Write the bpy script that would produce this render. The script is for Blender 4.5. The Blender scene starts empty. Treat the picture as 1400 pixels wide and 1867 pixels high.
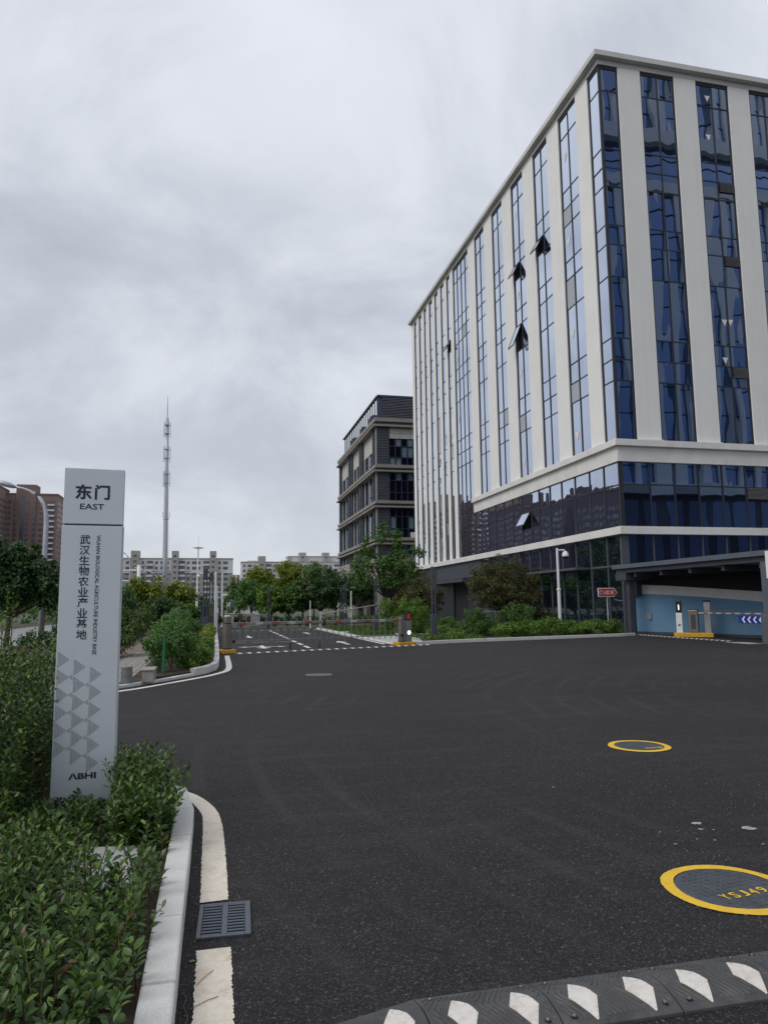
import bpy, bmesh, math, random
import numpy as np
from mathutils import Vector, Matrix
rnd = random.Random(7)
rng = np.random.default_rng(7)
S = bpy.context.scene
C = S.collection
# ------------------------------------------------------------------ camera, sky, sun, exposure
cam_d = bpy.data.cameras.new('camera')
cam = bpy.data.objects.new('camera', cam_d); C.objects.link(cam); S.camera = cam
cam_d.lens = 25.53; cam_d.sensor_width = 36; cam_d.sensor_fit = 'AUTO'
cam_d.clip_start = 0.05; cam_d.clip_end = 6000
yaw, pitch, roll = 0.227849, 0.126778, 0.011262
fw = Vector((math.sin(yaw) * math.cos(pitch), math.cos(yaw) * math.cos(pitch), math.sin(pitch)))
rt = Vector((math.cos(yaw), -math.sin(yaw), 0)); dn = fw.cross(rt)
r2 = math.cos(roll) * rt + math.sin(roll) * dn; d2 = -math.sin(roll) * rt + math.cos(roll) * dn
cam.matrix_world = Matrix(((r2.x, -d2.x, -fw.x, 0), (r2.y, -d2.y, -fw.y, 0), (r2.z, -d2.z, -fw.z, 1.6), (0, 0, 0, 1)))

SUN = Vector((-0.80, -0.30, 0.85)).normalized()
world = bpy.data.worlds.new('World'); S.world = world; world.use_nodes = True
wn, wl_ = world.node_tree.nodes, world.node_tree.links
wn.clear()
def wnode(t, **k):
    n = wn.new(t)
    for a, b in k.items(): setattr(n, a, b)
    return n
def wmath(op, a, b=None, clamp=False):
    n = wnode('ShaderNodeMath', operation=op, use_clamp=clamp)
    for i, q in enumerate((a, b)):
        if q is None: continue
        if isinstance(q, (int, float)): n.inputs[i].default_value = q
        else: wl_.new(q, n.inputs[i])
    return n.outputs[0]
sky = wnode('ShaderNodeTexSky', sky_type='NISHITA', sun_disc=False)
sky.sun_elevation = math.asin(SUN.z); sky.sun_rotation = math.atan2(SUN.x, SUN.y)
tc = wnode('ShaderNodeTexCoord'); sp = wnode('ShaderNodeSeparateXYZ'); wl_.new(tc.outputs['Generated'], sp.inputs[0])
zc = wmath('MAXIMUM', sp.outputs[2], 0.0); den = wmath('ADD', zc, 0.50)
cb = wnode('ShaderNodeCombineXYZ')
wl_.new(wmath('DIVIDE', sp.outputs[0], den), cb.inputs[0]); wl_.new(wmath('DIVIDE', sp.outputs[1], den), cb.inputs[1])
def wnoise(scale, detail, off, dist=0.0):
    m = wnode('ShaderNodeMapping'); m.inputs['Location'].default_value = off; wl_.new(cb.outputs[0], m.inputs[0])
    n = wnode('ShaderNodeTexNoise'); n.inputs['Scale'].default_value = scale; n.inputs['Detail'].default_value = detail
    n.inputs['Roughness'].default_value = 0.58; n.inputs['Distortion'].default_value = dist
    wl_.new(m.outputs[0], n.inputs['Vector']); return n.outputs['Fac']
CLX, CLY = 7.3, 0.6
n1 = wnoise(0.62, 3, (CLX, CLY, 0), 0.3); n2 = wnoise(2.5, 9, (1.3, 7.7, 0), 0.4); n3 = wnoise(0.4, 2, (0.3, 1.9, 0))
cl = wmath('ADD', wmath('ADD', wmath('MULTIPLY', n1, 0.68), wmath('MULTIPLY', n2, 0.62)), wmath('MULTIPLY', n3, 0.13))
ramp = wnode('ShaderNodeValToRGB'); wl_.new(cl, ramp.inputs[0])
er = ramp.color_ramp.elements
er[0].position = 0.58; er[0].color = (0.500, 0.535, 0.605, 1)
er[1].position = 0.86; er[1].color = (0.840, 0.870, 0.940, 1)
e = er.new(0.645); e.color = (0.560, 0.597, 0.672, 1)
e = er.new(0.715); e.color = (0.670, 0.706, 0.778, 1)
e = er.new(0.78); e.color = (0.765, 0.800, 0.870, 1)
# the low sky towards the horizon is the palest
hz = wmath('SUBTRACT', 1.0, wmath('MULTIPLY', zc, 3.2), True)
mixh = wnode('ShaderNodeMix', data_type='RGBA'); wl_.new(wmath('MULTIPLY', hz, 0.55), mixh.inputs[0])
wl_.new(ramp.outputs[0], mixh.inputs[6]); mixh.inputs[7].default_value = (0.72, 0.75, 0.81, 1)
sc10 = wnode('ShaderNodeVectorMath', operation='SCALE'); wl_.new(mixh.outputs[2], sc10.inputs[0]); sc10.inputs['Scale'].default_value = 10.0
mixs = wnode('ShaderNodeMix', data_type='RGBA'); mixs.inputs[0].default_value = 0.94
wl_.new(sky.outputs[0], mixs.inputs[6]); wl_.new(sc10.outputs[0], mixs.inputs[7])
bg = wnode('ShaderNodeBackground'); bg.inputs['Strength'].default_value = 0.1
wl_.new(mixs.outputs[2], bg.inputs['Color'])
wo = wnode('ShaderNodeOutputWorld'); wl_.new(bg.outputs[0], wo.inputs['Surface'])

sun_d = bpy.data.lights.new('sun', 'SUN'); sun_d.energy = 1.45; sun_d.angle = math.radians(35); sun_d.color = (1.0, 0.96, 0.90)
sun = bpy.data.objects.new('sun', sun_d); C.objects.link(sun); sun.rotation_euler = SUN.to_track_quat('Z', 'Y').to_euler()
S.view_settings.view_transform = 'Standard'; S.view_settings.look = 'None'
S.view_settings.exposure = 0.0; S.view_settings.gamma = 1.0; S.view_settings.use_curve_mapping = False
S.cycles.max_bounces = 6; S.cycles.glossy_bounces = 3; S.cycles.diffuse_bounces = 3
S.cycles.transparent_max_bounces = 6

# ------------------------------------------------------------------ materials
def new_mat(name):
    m = bpy.data.materials.new(name); m.use_nodes = True
    nt = m.node_tree; return m, nt, nt.nodes['Principled BSDF'], nt.nodes['Material Output']
def NN(nt, t, **k):
    n = nt.nodes.new(t)
    for a, b in k.items(): setattr(n, a, b)
    return n
def link(nt, a, b): nt.links.new(a, b)
def nmath(nt, op, a, b=None, clamp=False):
    n = NN(nt, 'ShaderNodeMath', operation=op, use_clamp=clamp)
    for i, q in enumerate((a, b)):
        if q is None: continue
        if isinstance(q, (int, float)): n.inputs[i].default_value = q
        else: nt.links.new(q, n.inputs[i])
    return n.outputs[0]
def coords(nt, scale=(1, 1, 1)):
    t = NN(nt, 'ShaderNodeTexCoord'); mp = NN(nt, 'ShaderNodeMapping'); mp.inputs['Scale'].default_value = scale
    link(nt, t.outputs['Object'], mp.inputs[0]); return mp.outputs[0]
def noise(nt, vec, scale, detail=4, rough=0.55, dist=0.0):
    n = NN(nt, 'ShaderNodeTexNoise'); n.inputs['Scale'].default_value = scale; n.inputs['Detail'].default_value = detail
    n.inputs['Roughness'].default_value = rough; n.inputs['Distortion'].default_value = dist
    link(nt, vec, n.inputs['Vector']); return n.outputs['Fac']
def ramp2(nt, fac, p0, c0, p1, c1, mid=()):
    r = NN(nt, 'ShaderNodeValToRGB'); link(nt, fac, r.inputs[0]); el = r.color_ramp.elements
    el[0].position = p0; el[0].color = (*c0, 1); el[1].position = p1; el[1].color = (*c1, 1)
    for p, c in mid:
        q = el.new(p); q.color = (*c, 1)
    return r.outputs[0]
def bump(nt, b, h, strength, dist):
    n = NN(nt, 'ShaderNodeBump'); n.inputs['Strength'].default_value = strength; n.inputs['Distance'].default_value = dist
    link(nt, h, n.inputs['Height']); link(nt, n.outputs[0], b.inputs['Normal'])
def mulc(nt, a, b, fac=1.0, mode='MULTIPLY'):
    n = NN(nt, 'ShaderNodeMix', data_type='RGBA', blend_type=mode)
    if isinstance(fac, (int, float)): n.inputs[0].default_value = fac
    else: link(nt, fac, n.inputs[0])
    for i, q in ((6, a), (7, b)):
        if isinstance(q, tuple): n.inputs[i].default_value = (*q, 1)
        else: link(nt, q, n.inputs[i])
    return n.outputs[2]
def plain(name, col, rough=0.6, metal=0.0, var=0.12, scale=3.0, bumps=0.0, bscale=60, stretch=(1, 1, 1), spec=0.5, stain=None, stain_amt=0.4, stain_scale=1.2):
    m, nt, b, o = new_mat(name); v = coords(nt, stretch)
    f = noise(nt, v, scale, 6)
    lo = tuple(c * (1 - var) for c in col); hi = tuple(min(1, c * (1 + var)) for c in col)
    c = ramp2(nt, f, 0.3, lo, 0.7, hi)
    if stain:
        g = ramp2(nt, noise(nt, v, stain_scale, 7, 0.65, 0.6), 0.5, (0, 0, 0), 0.75, (stain_amt,) * 3)
        c = mulc(nt, c, stain, g, 'MIX')
    link(nt, c, b.inputs['Base Color'])
    b.inputs['Roughness'].default_value = rough; b.inputs['Metallic'].default_value = metal
    b.inputs['Specular IOR Level'].default_value = spec
    if bumps: bump(nt, b, noise(nt, v, bscale, 3), bumps, 0.01)
    return m
def streaked(name, col, rough=0.75):
    m, nt, b, o = new_mat(name); v = coords(nt, (4.5, 4.5, 0.10)); w = coords(nt)
    c = ramp2(nt, noise(nt, w, 0.5, 5), 0.3, tuple(q * .955 for q in col), 0.7, tuple(min(1, q * 1.03) for q in col))
    st = nmath(nt, 'MULTIPLY', ramp2(nt, noise(nt, v, 1.0, 5, 0.6), 0.50, (0, 0, 0), 0.74, (1, 1, 1)), ramp2(nt, noise(nt, w, 0.22, 3), 0.38, (0.05,) * 3, 0.70, (0.42,) * 3))
    c = mulc(nt, c, tuple(q * .74 for q in col), st, 'MIX')
    link(nt, c, b.inputs['Base Color']); b.inputs['Roughness'].default_value = rough
    bump(nt, b, noise(nt, w, 55, 3), 0.12, 0.004); return m
M = {}
M['pier'] = streaked('pier_paint', (0.78, 0.768, 0.748))
M['band'] = plain('band_panel', (0.70, 0.685, 0.655), 0.7, var=0.07, scale=0.8, stain=(0.42, 0.40, 0.37), stain_amt=0.35, stain_scale=0.7)
M['coping'] = plain('coping_metal', (0.56, 0.55, 0.53), 0.6, var=0.08, scale=0.5)
M['mullion'] = plain('mullion_paint', (0.018, 0.020, 0.026), 0.45, var=0.1)
M['mullion_pale'] = plain('ground_mullion_paint', (0.07, 0.075, 0.09), 0.45, var=0.1)  # paler frame colour of the ground storey
M['dark'] = plain('dark_core', (0.012, 0.013, 0.016), 0.9)
M['darkmetal'] = plain('dark_grey_metal', (0.055, 0.062, 0.078), 0.5, metal=0.1, var=0.12, scale=2)
M['canopy'] = plain('canopy_metal', (0.10, 0.112, 0.14), 0.5, metal=0.1, var=0.1, scale=1.5)
M['louvre'] = plain('louvre_metal', (0.035, 0.037, 0.042), 0.5)
M['white'] = plain('white_metal', (0.70, 0.71, 0.73), 0.45, var=0.05, scale=4)
M['silver'] = plain('galvanised', (0.46, 0.47, 0.52), 0.45, metal=0.35, var=0.1, scale=3)
M['steel'] = plain('brushed_steel', (0.40, 0.39, 0.38), 0.35, metal=0.8, var=0.12, scale=8, stretch=(4, 4, .5))
M['bollard'] = plain('bollard_steel', (0.22, 0.22, 0.225), 0.5, metal=0.5, var=0.12, scale=8)
M['taupe'] = plain('taupe_cabinet', (0.20, 0.175, 0.155), 0.42, metal=0.3, var=0.08, scale=3)
M['yellow'] = plain('yellow_kerb_paint', (0.62, 0.33, 0.02), 0.6, var=0.12, scale=6, stain=(0.25, 0.15, 0.03), stain_amt=0.5, stain_scale=5)
M['ringyellow'] = plain('yellow_road_paint', (0.80, 0.50, 0.03), 0.7, var=0.08, scale=14, bumps=0.5, bscale=160, stain=(0.45, 0.28, 0.02), stain_amt=0.35, stain_scale=9)
M['iron'] = plain('cast_iron', (0.070, 0.078, 0.092), 0.55, metal=0.2, var=0.25, scale=9, bumps=0.6, bscale=90)
M['plasticgrate'] = plain('grate_iron', (0.070, 0.082, 0.105), 0.45, metal=0.15, var=0.15, scale=14)
M['granite'] = plain('granite_kerb', (0.63, 0.62, 0.60), 0.75, var=0.15, scale=160, bumps=0.25, bscale=200, stain=(0.36, 0.31, 0.25), stain_amt=0.45, stain_scale=4)
M['greystone'] = plain('grey_stone', (0.30, 0.285, 0.265), 0.8, var=0.12, scale=1.2, bumps=0.1, bscale=20)
M['beigeband'] = plain('beige_render', (0.265, 0.245, 0.225), 0.8, var=0.10, scale=0.6, stain=(.16,.145,.13), stain_amt=.4)
M['slategrey'] = plain('slate_louvre', (0.062, 0.067, 0.090), 0.6, var=0.15, scale=1.0)
M['palepanel'] = plain('pale_panel', (0.47, 0.46, 0.44), 0.7, var=0.05)
M['paint'] = plain('line_paint', (0.76, 0.69, 0.58), 0.75, var=0.07, scale=30, bumps=0.6, bscale=170, stain=(0.50, 0.36, 0.22), stain_amt=0.75, stain_scale=6)
M['paintfar'] = plain('old_line_paint', (0.66, 0.65, 0.62), 0.75, var=0.15, scale=6)
M['rubber'] = plain('rubber', (0.060, 0.060, 0.062), 0.7, var=0.3, scale=7, bumps=0.3, bscale=60, stain=(0.14, 0.13, 0.12), stain_amt=0.5, stain_scale=9)
M['rubberworn'] = plain('worn_rubber_tread', (0.085, 0.083, 0.082), 0.7, var=0.35, scale=9, stain=(0.20, 0.185, 0.17), stain_amt=0.6, stain_scale=12)
M['rubbermark'] = plain('bump_marker', (0.70, 0.65, 0.60), 0.55, var=0.06, scale=20, stain=(0.45, 0.36, 0.28), stain_amt=0.6, stain_scale=14)
M['signgrey'] = plain('sign_panel', (0.60, 0.645, 0.69), 0.42, metal=0.1, var=0.03, scale=2.5, stain=(.50,.54,.57), stain_amt=.3, stain_scale=3)
M['signdark'] = plain('sign_core', (0.10, 0.11, 0.125), 0.6)
M['ink'] = plain('lettering_ink', (0.012, 0.014, 0.03), 0.5)
M['dots'] = plain('sign_dots', (0.02, 0.022, 0.03), 0.6)
M['brownink'] = plain('emblem_ink', (0.028, 0.022, 0.022), 0.5)
M['red'] = plain('red_sign', (0.42, 0.04, 0.02), 0.5)
M['dullred'] = plain('faded_red_sticker', (0.30, 0.07, 0.055), 0.5)
M['dullwhite'] = plain('faded_white_sticker', (0.48, 0.46, 0.44), 0.5)
M['blue'] = plain('blue_sign', (0.01, 0.045, 0.28), 0.45)
M['whitepaint'] = plain('white_paint', (0.78, 0.78, 0.78), 0.6, var=0.03)
M['bluewall'] = plain('light_blue_wall', (0.115, 0.235, 0.375), 0.7, var=0.10, scale=0.8, stain=(0.16, 0.26, 0.36), stain_amt=0.5, stain_scale=1.5)
M['whitewall'] = plain('garage_white_wall', (0.60, 0.585, 0.56), 0.75, var=0.05)
M['soil'] = plain('soil', (0.055, 0.038, 0.026), 0.95, var=0.4, scale=12, bumps=1.0, bscale=30)
M['concrete'] = plain('concrete', (0.40, 0.395, 0.39), 0.85, var=0.10, scale=1.0, bumps=0.2, bscale=60)
M['paver'] = plain('grey_paver', (0.30, 0.275, 0.245), 0.85, var=0.2, scale=5, bumps=0.4, bscale=40)
M['brownpath'] = plain('brown_path', (0.17, 0.125, 0.105), 0.9, var=0.18, scale=1.6, bumps=0.4, bscale=60)
M['street'] = plain('street_concrete', (0.26, 0.255, 0.25), 0.85, var=0.12, scale=0.6)
M['ground'] = plain('ground', (0.070, 0.075, 0.045), 0.95, var=0.3, scale=0.15)
M['grassbase'] = plain('lawn_base', (0.055, 0.10, 0.022), 0.95, var=0.25, scale=3)
M['bark'] = plain('bark', (0.060, 0.046, 0.036), 0.9, var=0.35, scale=9, bumps=0.8, bscale=25, stretch=(1, 1, 0.3))
M['twig'] = plain('green_stem', (0.075, 0.065, 0.030), 0.8, var=0.3, scale=20)
M['aptwhite'] = plain('apartment_white', (0.62, 0.62, 0.63), 0.8, var=0.06, scale=0.2)
M['aptbeige'] = plain('apartment_beige', (0.36, 0.34, 0.32), 0.8, var=0.10, scale=0.2)
M['aptgrey'] = plain('apartment_tower_beige', (0.36, 0.34, 0.315), 0.8, var=0.08, scale=0.2)
M['aptwin'] = plain('apartment_window', (0.10, 0.115, 0.14), 0.25, var=0.4, scale=0.35)
M['brick'] = plain('brown_brick', (0.235, 0.163, 0.143), 0.85, var=0.10, scale=0.15)
M['brickdark'] = plain('brown_brick_dark', (0.19, 0.125, 0.115), 0.85, var=0.10, scale=0.15)
M['brickwin'] = plain('tower_window', (0.085, 0.085, 0.105), 0.25, var=0.3, scale=0.3)
M['orange'] = plain('orange_render', (0.46, 0.30, 0.20), 0.85, var=0.06)
M['greenpost'] = plain('green_post_paint', (0.012, 0.13, 0.05), 0.5)
M['fence'] = plain('fence_navy', (0.018, 0.024, 0.05), 0.5)
M['black'] = plain('black_plastic', (0.012, 0.012, 0.014), 0.4)
M['greypane'] = plain('pale_grey_pane', (0.36, 0.38, 0.42), 0.35, var=0.04)
def lamp_mat():
    m, nt, b, o = new_mat('lit_lamp')
    b.inputs['Emission Color'].default_value = (1, 0.95, 0.88, 1); b.inputs['Emission Strength'].default_value = 2.5
    return m
M['lamp'] = lamp_mat()
def red_led():
    m, nt, b, o = new_mat('red_display')
    b.inputs['Base Color'].default_value = (.4, .03, .02, 1)
    b.inputs['Emission Color'].default_value = (1, 0.12, 0.06, 1); b.inputs['Emission Strength'].default_value = 0.12
    return m
M['led'] = red_led()

def glass(name, f0, dark, wave=0.006, wscale=0.75, power=0.75, edge=(0.74, 0.79, 0.88), rough=0.01):
    """coated glazing: tinted mirror whose share grows towards grazing, over a dark body"""
    m, nt, b, out = new_mat(name)
    v = coords(nt, (1, 1, 0.35))
    lw = NN(nt, 'ShaderNodeLayerWeight'); lw.inputs['Blend'].default_value = 0.5
    mr = NN(nt, 'ShaderNodeMapRange', interpolation_type='SMOOTHSTEP'); link(nt, lw.outputs['Facing'], mr.inputs['Value'])
    mr.inputs['From Min'].default_value = 0.18; mr.inputs['From Max'].default_value = power
    col = mulc(nt, f0, edge, mr.outputs['Result'], 'MIX')
    gl = NN(nt, 'ShaderNodeBsdfGlossy'); gl.inputs['Roughness'].default_value = rough
    link(nt, col, gl.inputs['Color'])
    df = NN(nt, 'ShaderNodeBsdfDiffuse'); df.inputs['Color'].default_value = (*dark, 1)
    ad = NN(nt, 'ShaderNodeAddShader'); link(nt, gl.outputs[0], ad.inputs[0]); link(nt, df.outputs[0], ad.inputs[1])
    bp = NN(nt, 'ShaderNodeBump'); bp.inputs['Strength'].default_value = 1.0; bp.inputs['Distance'].default_value = wave
    h = nmath(nt, 'ADD', noise(nt, v, wscale, 1.0), nmath(nt, 'MULTIPLY', noise(nt, v, wscale * 3.1, 0.0), 0.12))
    link(nt, h, bp.inputs['Height']); link(nt, bp.outputs[0], gl.inputs['Normal'])
    link(nt, ad.outputs[0], out.inputs['Surface'])
    return m
M['glass'] = glass('blue_glass', (0.155, 0.215, 0.34), (0.004, 0.006, 0.012), 0.013, 0.55)
M['glasslow'] = glass('dark_glass', (0.085, 0.115, 0.18), (0.004, 0.005, 0.009), 0.004, 0.6, 0.85, (0.42, 0.47, 0.58))
M['curtain'] = plain('pale_blue_curtain', (0.15, 0.215, 0.275), 0.35, var=.25, scale=1.5)
M['lobby'] = plain('lobby_panel', (0.022, 0.025, 0.034), 0.4, var=.15)
M['glass2'] = glass('blue_grey_glass', (0.14, 0.21, 0.32), (0.006, 0.010, 0.016), 0.006, 0.6, 0.85, (0.6, 0.68, 0.78))

def asphalt_mat():
    m, nt, b, o = new_mat('asphalt'); v = coords(nt)
    vo = NN(nt, 'ShaderNodeTexVoronoi'); vo.inputs['Scale'].default_value = 140; link(nt, v, vo.inputs['Vector'])
    sepc = NN(nt, 'ShaderNodeSeparateColor'); link(nt, vo.outputs['Color'], sepc.inputs[0])
    stones = ramp2(nt, sepc.outputs[0], 0.0, (0.0075, 0.0068, 0.0075), 1.0, (0.098, 0.092, 0.094), ((0.45, (0.0125, 0.0113, 0.0122)), (0.86, (0.031, 0.0288, 0.0305))))
    big = ramp2(nt, noise(nt, v, 0.30, 6, 0.6, 0.4), 0.28, (0.76, 0.75, 0.76), 0.72, (1.24, 1.22, 1.23))
    mid = ramp2(nt, noise(nt, v, 3.0, 5, 0.6), 0.3, (0.86, 0.86, 0.86), 0.7, (1.14, 1.14, 1.14))
    c = mulc(nt, mulc(nt, stones, big), mid)
    # faint curved tyre scuffs round the turn, broken up by noise
    mp = NN(nt, 'ShaderNodeMapping'); mp.inputs['Location'].default_value = (-15.0, -8.0, 0); link(nt, v, mp.inputs[0])
    w = NN(nt, 'ShaderNodeTexWave', wave_type='RINGS', rings_direction='Z'); w.inputs['Scale'].default_value = 0.55
    w.inputs['Distortion'].default_value = 2.0; w.inputs['Detail'].default_value = 2; w.inputs['Detail Scale'].default_value = 0.4
    link(nt, mp.outputs[0], w.inputs['Vector'])
    tr = nmath(nt, 'MULTIPLY', ramp2(nt, w.outputs['Fac'], 0.82, (0, 0, 0), 0.97, (1, 1, 1)), ramp2(nt, noise(nt, v, 0.22, 3), 0.47, (0, 0, 0), 0.62, (0.30,) * 3))
    c = mulc(nt, c, (0.065, 0.062, 0.063), tr, 'MIX')
    # oil drips
    v3 = NN(nt, 'ShaderNodeTexVoronoi'); v3.inputs['Scale'].default_value = 1.1; v3.inputs['Randomness'].default_value = 1; link(nt, v, v3.inputs['Vector'])
    sp_ = ramp2(nt, nmath(nt, 'ADD', v3.outputs['Distance'], nmath(nt, 'MULTIPLY', noise(nt, v, 14, 4), 0.14)), 0.10, (0.45,) * 3, 0.17, (0, 0, 0))
    c = mulc(nt, c, (0.009, 0.009, 0.009), sp_, 'MIX')
    # pale dust in streaks
    v2 = coords(nt, (0.5, 3.0, 1)); ds = ramp2(nt, noise(nt, v2, 0.9, 7, 0.65), 0.52, (0, 0, 0), 0.8, (0.40,) * 3)
    c = mulc(nt, c, (0.072, 0.069, 0.069), ds, 'MIX')
    link(nt, c, b.inputs['Base Color']); b.inputs['Roughness'].default_value = 0.8; b.inputs['Specular IOR Level'].default_value = 0.36
    inv = nmath(nt, 'SUBTRACT', 1.0, vo.outputs['Distance'])
    bump(nt, b, nmath(nt, 'ADD', inv, nmath(nt, 'MULTIPLY', noise(nt, v, 30, 3), 0.8)), 1.0, 0.008)
    return m
M['asphalt'] = asphalt_mat()

def leaf_mat(name, dark, light, young=None, rough=0.42, trans=0.22, dead=None):
    m, nt, b, o = new_mat(name)
    g = NN(nt, 'ShaderNodeNewGeometry'); v = coords(nt)
    mid = [] if young is None else [(0.86, light)]
    if dead: mid += [(0.012, dead), (0.016, dark)]
    c = ramp2(nt, g.outputs['Random Per Island'], 0.0, dead or dark, 1.0, young or light, mid)
    c = mulc(nt, c, ramp2(nt, noise(nt, v, 1.3, 4), 0.3, (0.72, 0.75, 0.7), 0.7, (1.25, 1.22, 1.2)))
    link(nt, c, b.inputs['Base Color']); b.inputs['Roughness'].default_value = rough; b.inputs['Specular IOR Level'].default_value = 0.4
    t = NN(nt, 'ShaderNodeBsdfTranslucent'); link(nt, mulc(nt, c, (1.1, 1.3, 0.5)), t.inputs['Color'])
    mx = NN(nt, 'ShaderNodeMixShader'); mx.inputs[0].default_value = trans
    link(nt, b.outputs[0], mx.inputs[1]); link(nt, t.outputs[0], mx.inputs[2]); link(nt, mx.outputs[0], o.inputs['Surface'])
    return m
M['leaf_fg'] = leaf_mat('privet_leaf', (0.024, 0.060, 0.014), (0.078, 0.155, 0.027), (0.19, 0.27, 0.045), 0.36, dead=(0.13, 0.075, 0.03))
M['leaf_dark'] = leaf_mat('dark_leaf', (0.022, 0.054, 0.019), (0.055, 0.117, 0.031), (0.094, 0.173, 0.039))
M['leaf_mid'] = leaf_mat('green_leaf', (0.041, 0.100, 0.025), (0.103, 0.207, 0.045), (0.172, 0.276, 0.052))
M['leaf_bright'] = leaf_mat('bright_leaf', (0.060, 0.129, 0.021), (0.143, 0.258, 0.039), (0.258, 0.379, 0.060))
M['leaf_yellow'] = leaf_mat('yellow_green_leaf', (0.101, 0.143, 0.017), (0.235, 0.294, 0.030), (0.353, 0.370, 0.050))
M['leaf_brown'] = leaf_mat('olive_brown_leaf', (0.039, 0.044, 0.016), (0.098, 0.091, 0.026), (0.169, 0.130, 0.029))
M['leaf_willow'] = leaf_mat('feathery_leaf', (0.052, 0.091, 0.026), (0.124, 0.176, 0.046), (0.195, 0.234, 0.065))
M['grass'] = leaf_mat('grass_blade', (0.05, 0.10, 0.018), (0.10, 0.18, 0.03))

# ------------------------------------------------------------------ mesh helpers
class MB:
    def __init__(s): s.v = []; s.f = []
    def add(s, vs, fs):
        o = len(s.v); s.v += [tuple(p) for p in vs]; s.f += [tuple(o + i for i in f) for f in fs]; return s
    def box(s, x0, y0, z0, x1, y1, z1):
        return s.add([(x0, y0, z0), (x1, y0, z0), (x1, y1, z0), (x0, y1, z0), (x0, y0, z1), (x1, y0, z1), (x1, y1, z1), (x0, y1, z1)],
                     [(0, 3, 2, 1), (4, 5, 6, 7), (0, 1, 5, 4), (1, 2, 6, 5), (2, 3, 7, 6), (3, 0, 4, 7)])
    def rbox(s, c, size, rz=0.0, mat=None):
        hx, hy, hz = (q / 2 for q in size); R = mat or Matrix.Rotation(rz, 3, 'Z'); c = Vector(c)
        vs = [c + R @ Vector((sx * hx, sy * hy, sz * hz)) for sz in (-1, 1) for sx, sy in ((-1, -1), (1, -1), (1, 1), (-1, 1))]
        return s.add(vs, [(0, 3, 2, 1), (4, 5, 6, 7), (0, 1, 5, 4), (1, 2, 6, 5), (2, 3, 7, 6), (3, 0, 4, 7)])
    def prism(s, poly, z0, z1):
        n = len(poly)
        if sum(poly[i][0] * poly[(i + 1) % n][1] - poly[(i + 1) % n][0] * poly[i][1] for i in range(n)) < 0: poly = poly[::-1]
        return s.add([(x, y, z0) for x, y in poly] + [(x, y, z1) for x, y in poly],
                     [tuple(range(n))[::-1], tuple(range(n, 2 * n))] + [(i, (i + 1) % n, n + (i + 1) % n, n + i) for i in range(n)])
    def sheet(s, poly, z):
        n = len(poly)
        if sum(poly[i][0] * poly[(i + 1) % n][1] - poly[(i + 1) % n][0] * poly[i][1] for i in range(n)) < 0: poly = poly[::-1]
        return s.add([(x, y, z) for x, y in poly], [tuple(range(n))])
    def tube(s, pts, r, n=8):
        pts = [Vector(p) for p in pts]; k = len(pts); rs = r if isinstance(r, (list, tuple)) else [r] * k
        vs = []
        for i, p in enumerate(pts):
            d = (pts[min(i + 1, k - 1)] - pts[max(i - 1, 0)]).normalized()
            a = d.orthogonal().normalized() if abs(d.z) < 0.95 else Vector((1, 0, 0)) - d * d.x
            a.normalize(); b = d.cross(a)
            vs += [p + rs[i] * (math.cos(t * 2 * math.pi / n) * a + math.sin(t * 2 * math.pi / n) * b) for t in range(n)]
        fs = [(i * n + t, i * n + (t + 1) % n, (i + 1) * n + (t + 1) % n, (i + 1) * n + t) for i in range(k - 1) for t in range(n)]
        fs += [tuple(range(n))[::-1], tuple((k - 1) * n + t for t in range(n))]
        return s.add(vs, fs)
    def lathe(s, prof, c=(0, 0, 0), n=16):
        k = len(prof)
        vs = [(c[0] + r * math.cos(t * 2 * math.pi / n), c[1] + r * math.sin(t * 2 * math.pi / n), c[2] + z) for r, z in prof for t in range(n)]
        fs = [(i * n + t, i * n + (t + 1) % n, (i + 1) * n + (t + 1) % n, (i + 1) * n + t) for i in range(k - 1) for t in range(n)]
        fs += [tuple(range(n))[::-1], tuple((k - 1) * n + t for t in range(n))]
        return s.add(vs, fs)
    def build(s, name, mat, parent=None, kind=None, label=None, smooth=False, bevel=0.0, local=False):
        me = bpy.data.meshes.new(name)
        off = Vector((0, 0, 0)) if (local or parent is None) else wloc(parent)
        me.from_pydata([(x - off.x, y - off.y, z - off.z) for x, y, z in s.v], [], s.f); me.update()
        return mk(name, me, mat, parent, kind, label, smooth, bevel)
def mk(name, me, mat, parent=None, kind=None, label=None, smooth=False, bevel=0.0):
    if mat is not None: me.materials.append(mat)
    if smooth:
        me.polygons.foreach_set('use_smooth', [True] * len(me.polygons))
    o = bpy.data.objects.new(name, me); C.objects.link(o)
    if parent is not None: o.parent = parent
    if kind: o['kind'] = kind
    if label: o['label'] = label
    if bevel:
        b = o.modifiers.new('bevel', 'BEVEL'); b.width = bevel; b.segments = 2; b.limit_method = 'ANGLE'
    return o
def wloc(o):
    p = Vector((0, 0, 0))
    while o is not None: p = p + o.location; o = o.parent
    return p
def tag(o, label, cat, group=None):
    o['label'] = label; o['category'] = cat
    if group: o['group'] = group
    return o
def thing(name, label, cat, loc=(0, 0, 0), rz=0.0, group=None):
    o = bpy.data.objects.new(name, None); C.objects.link(o); o.location = loc; o.rotation_euler = (0, 0, rz); o.empty_display_size = 0.3
    return tag(o, label, cat, group)
def dup(root, loc, rz=None, label=None, scale=None):
    r = root.copy(); C.objects.link(r); r.location = loc
    if rz is not None: r.rotation_euler = (0, 0, rz)
    if scale: r.scale = scale
    if label: r['label'] = label
    for ch in list(root.children):
        c = ch.copy(); C.objects.link(c); c.parent = r
        for g in ch.children:
            d = g.copy(); C.objects.link(d); d.parent = c
    return r
def struct(name, mb, mat, **k): return mb.build(name, mat, None, 'structure', **k)
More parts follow.
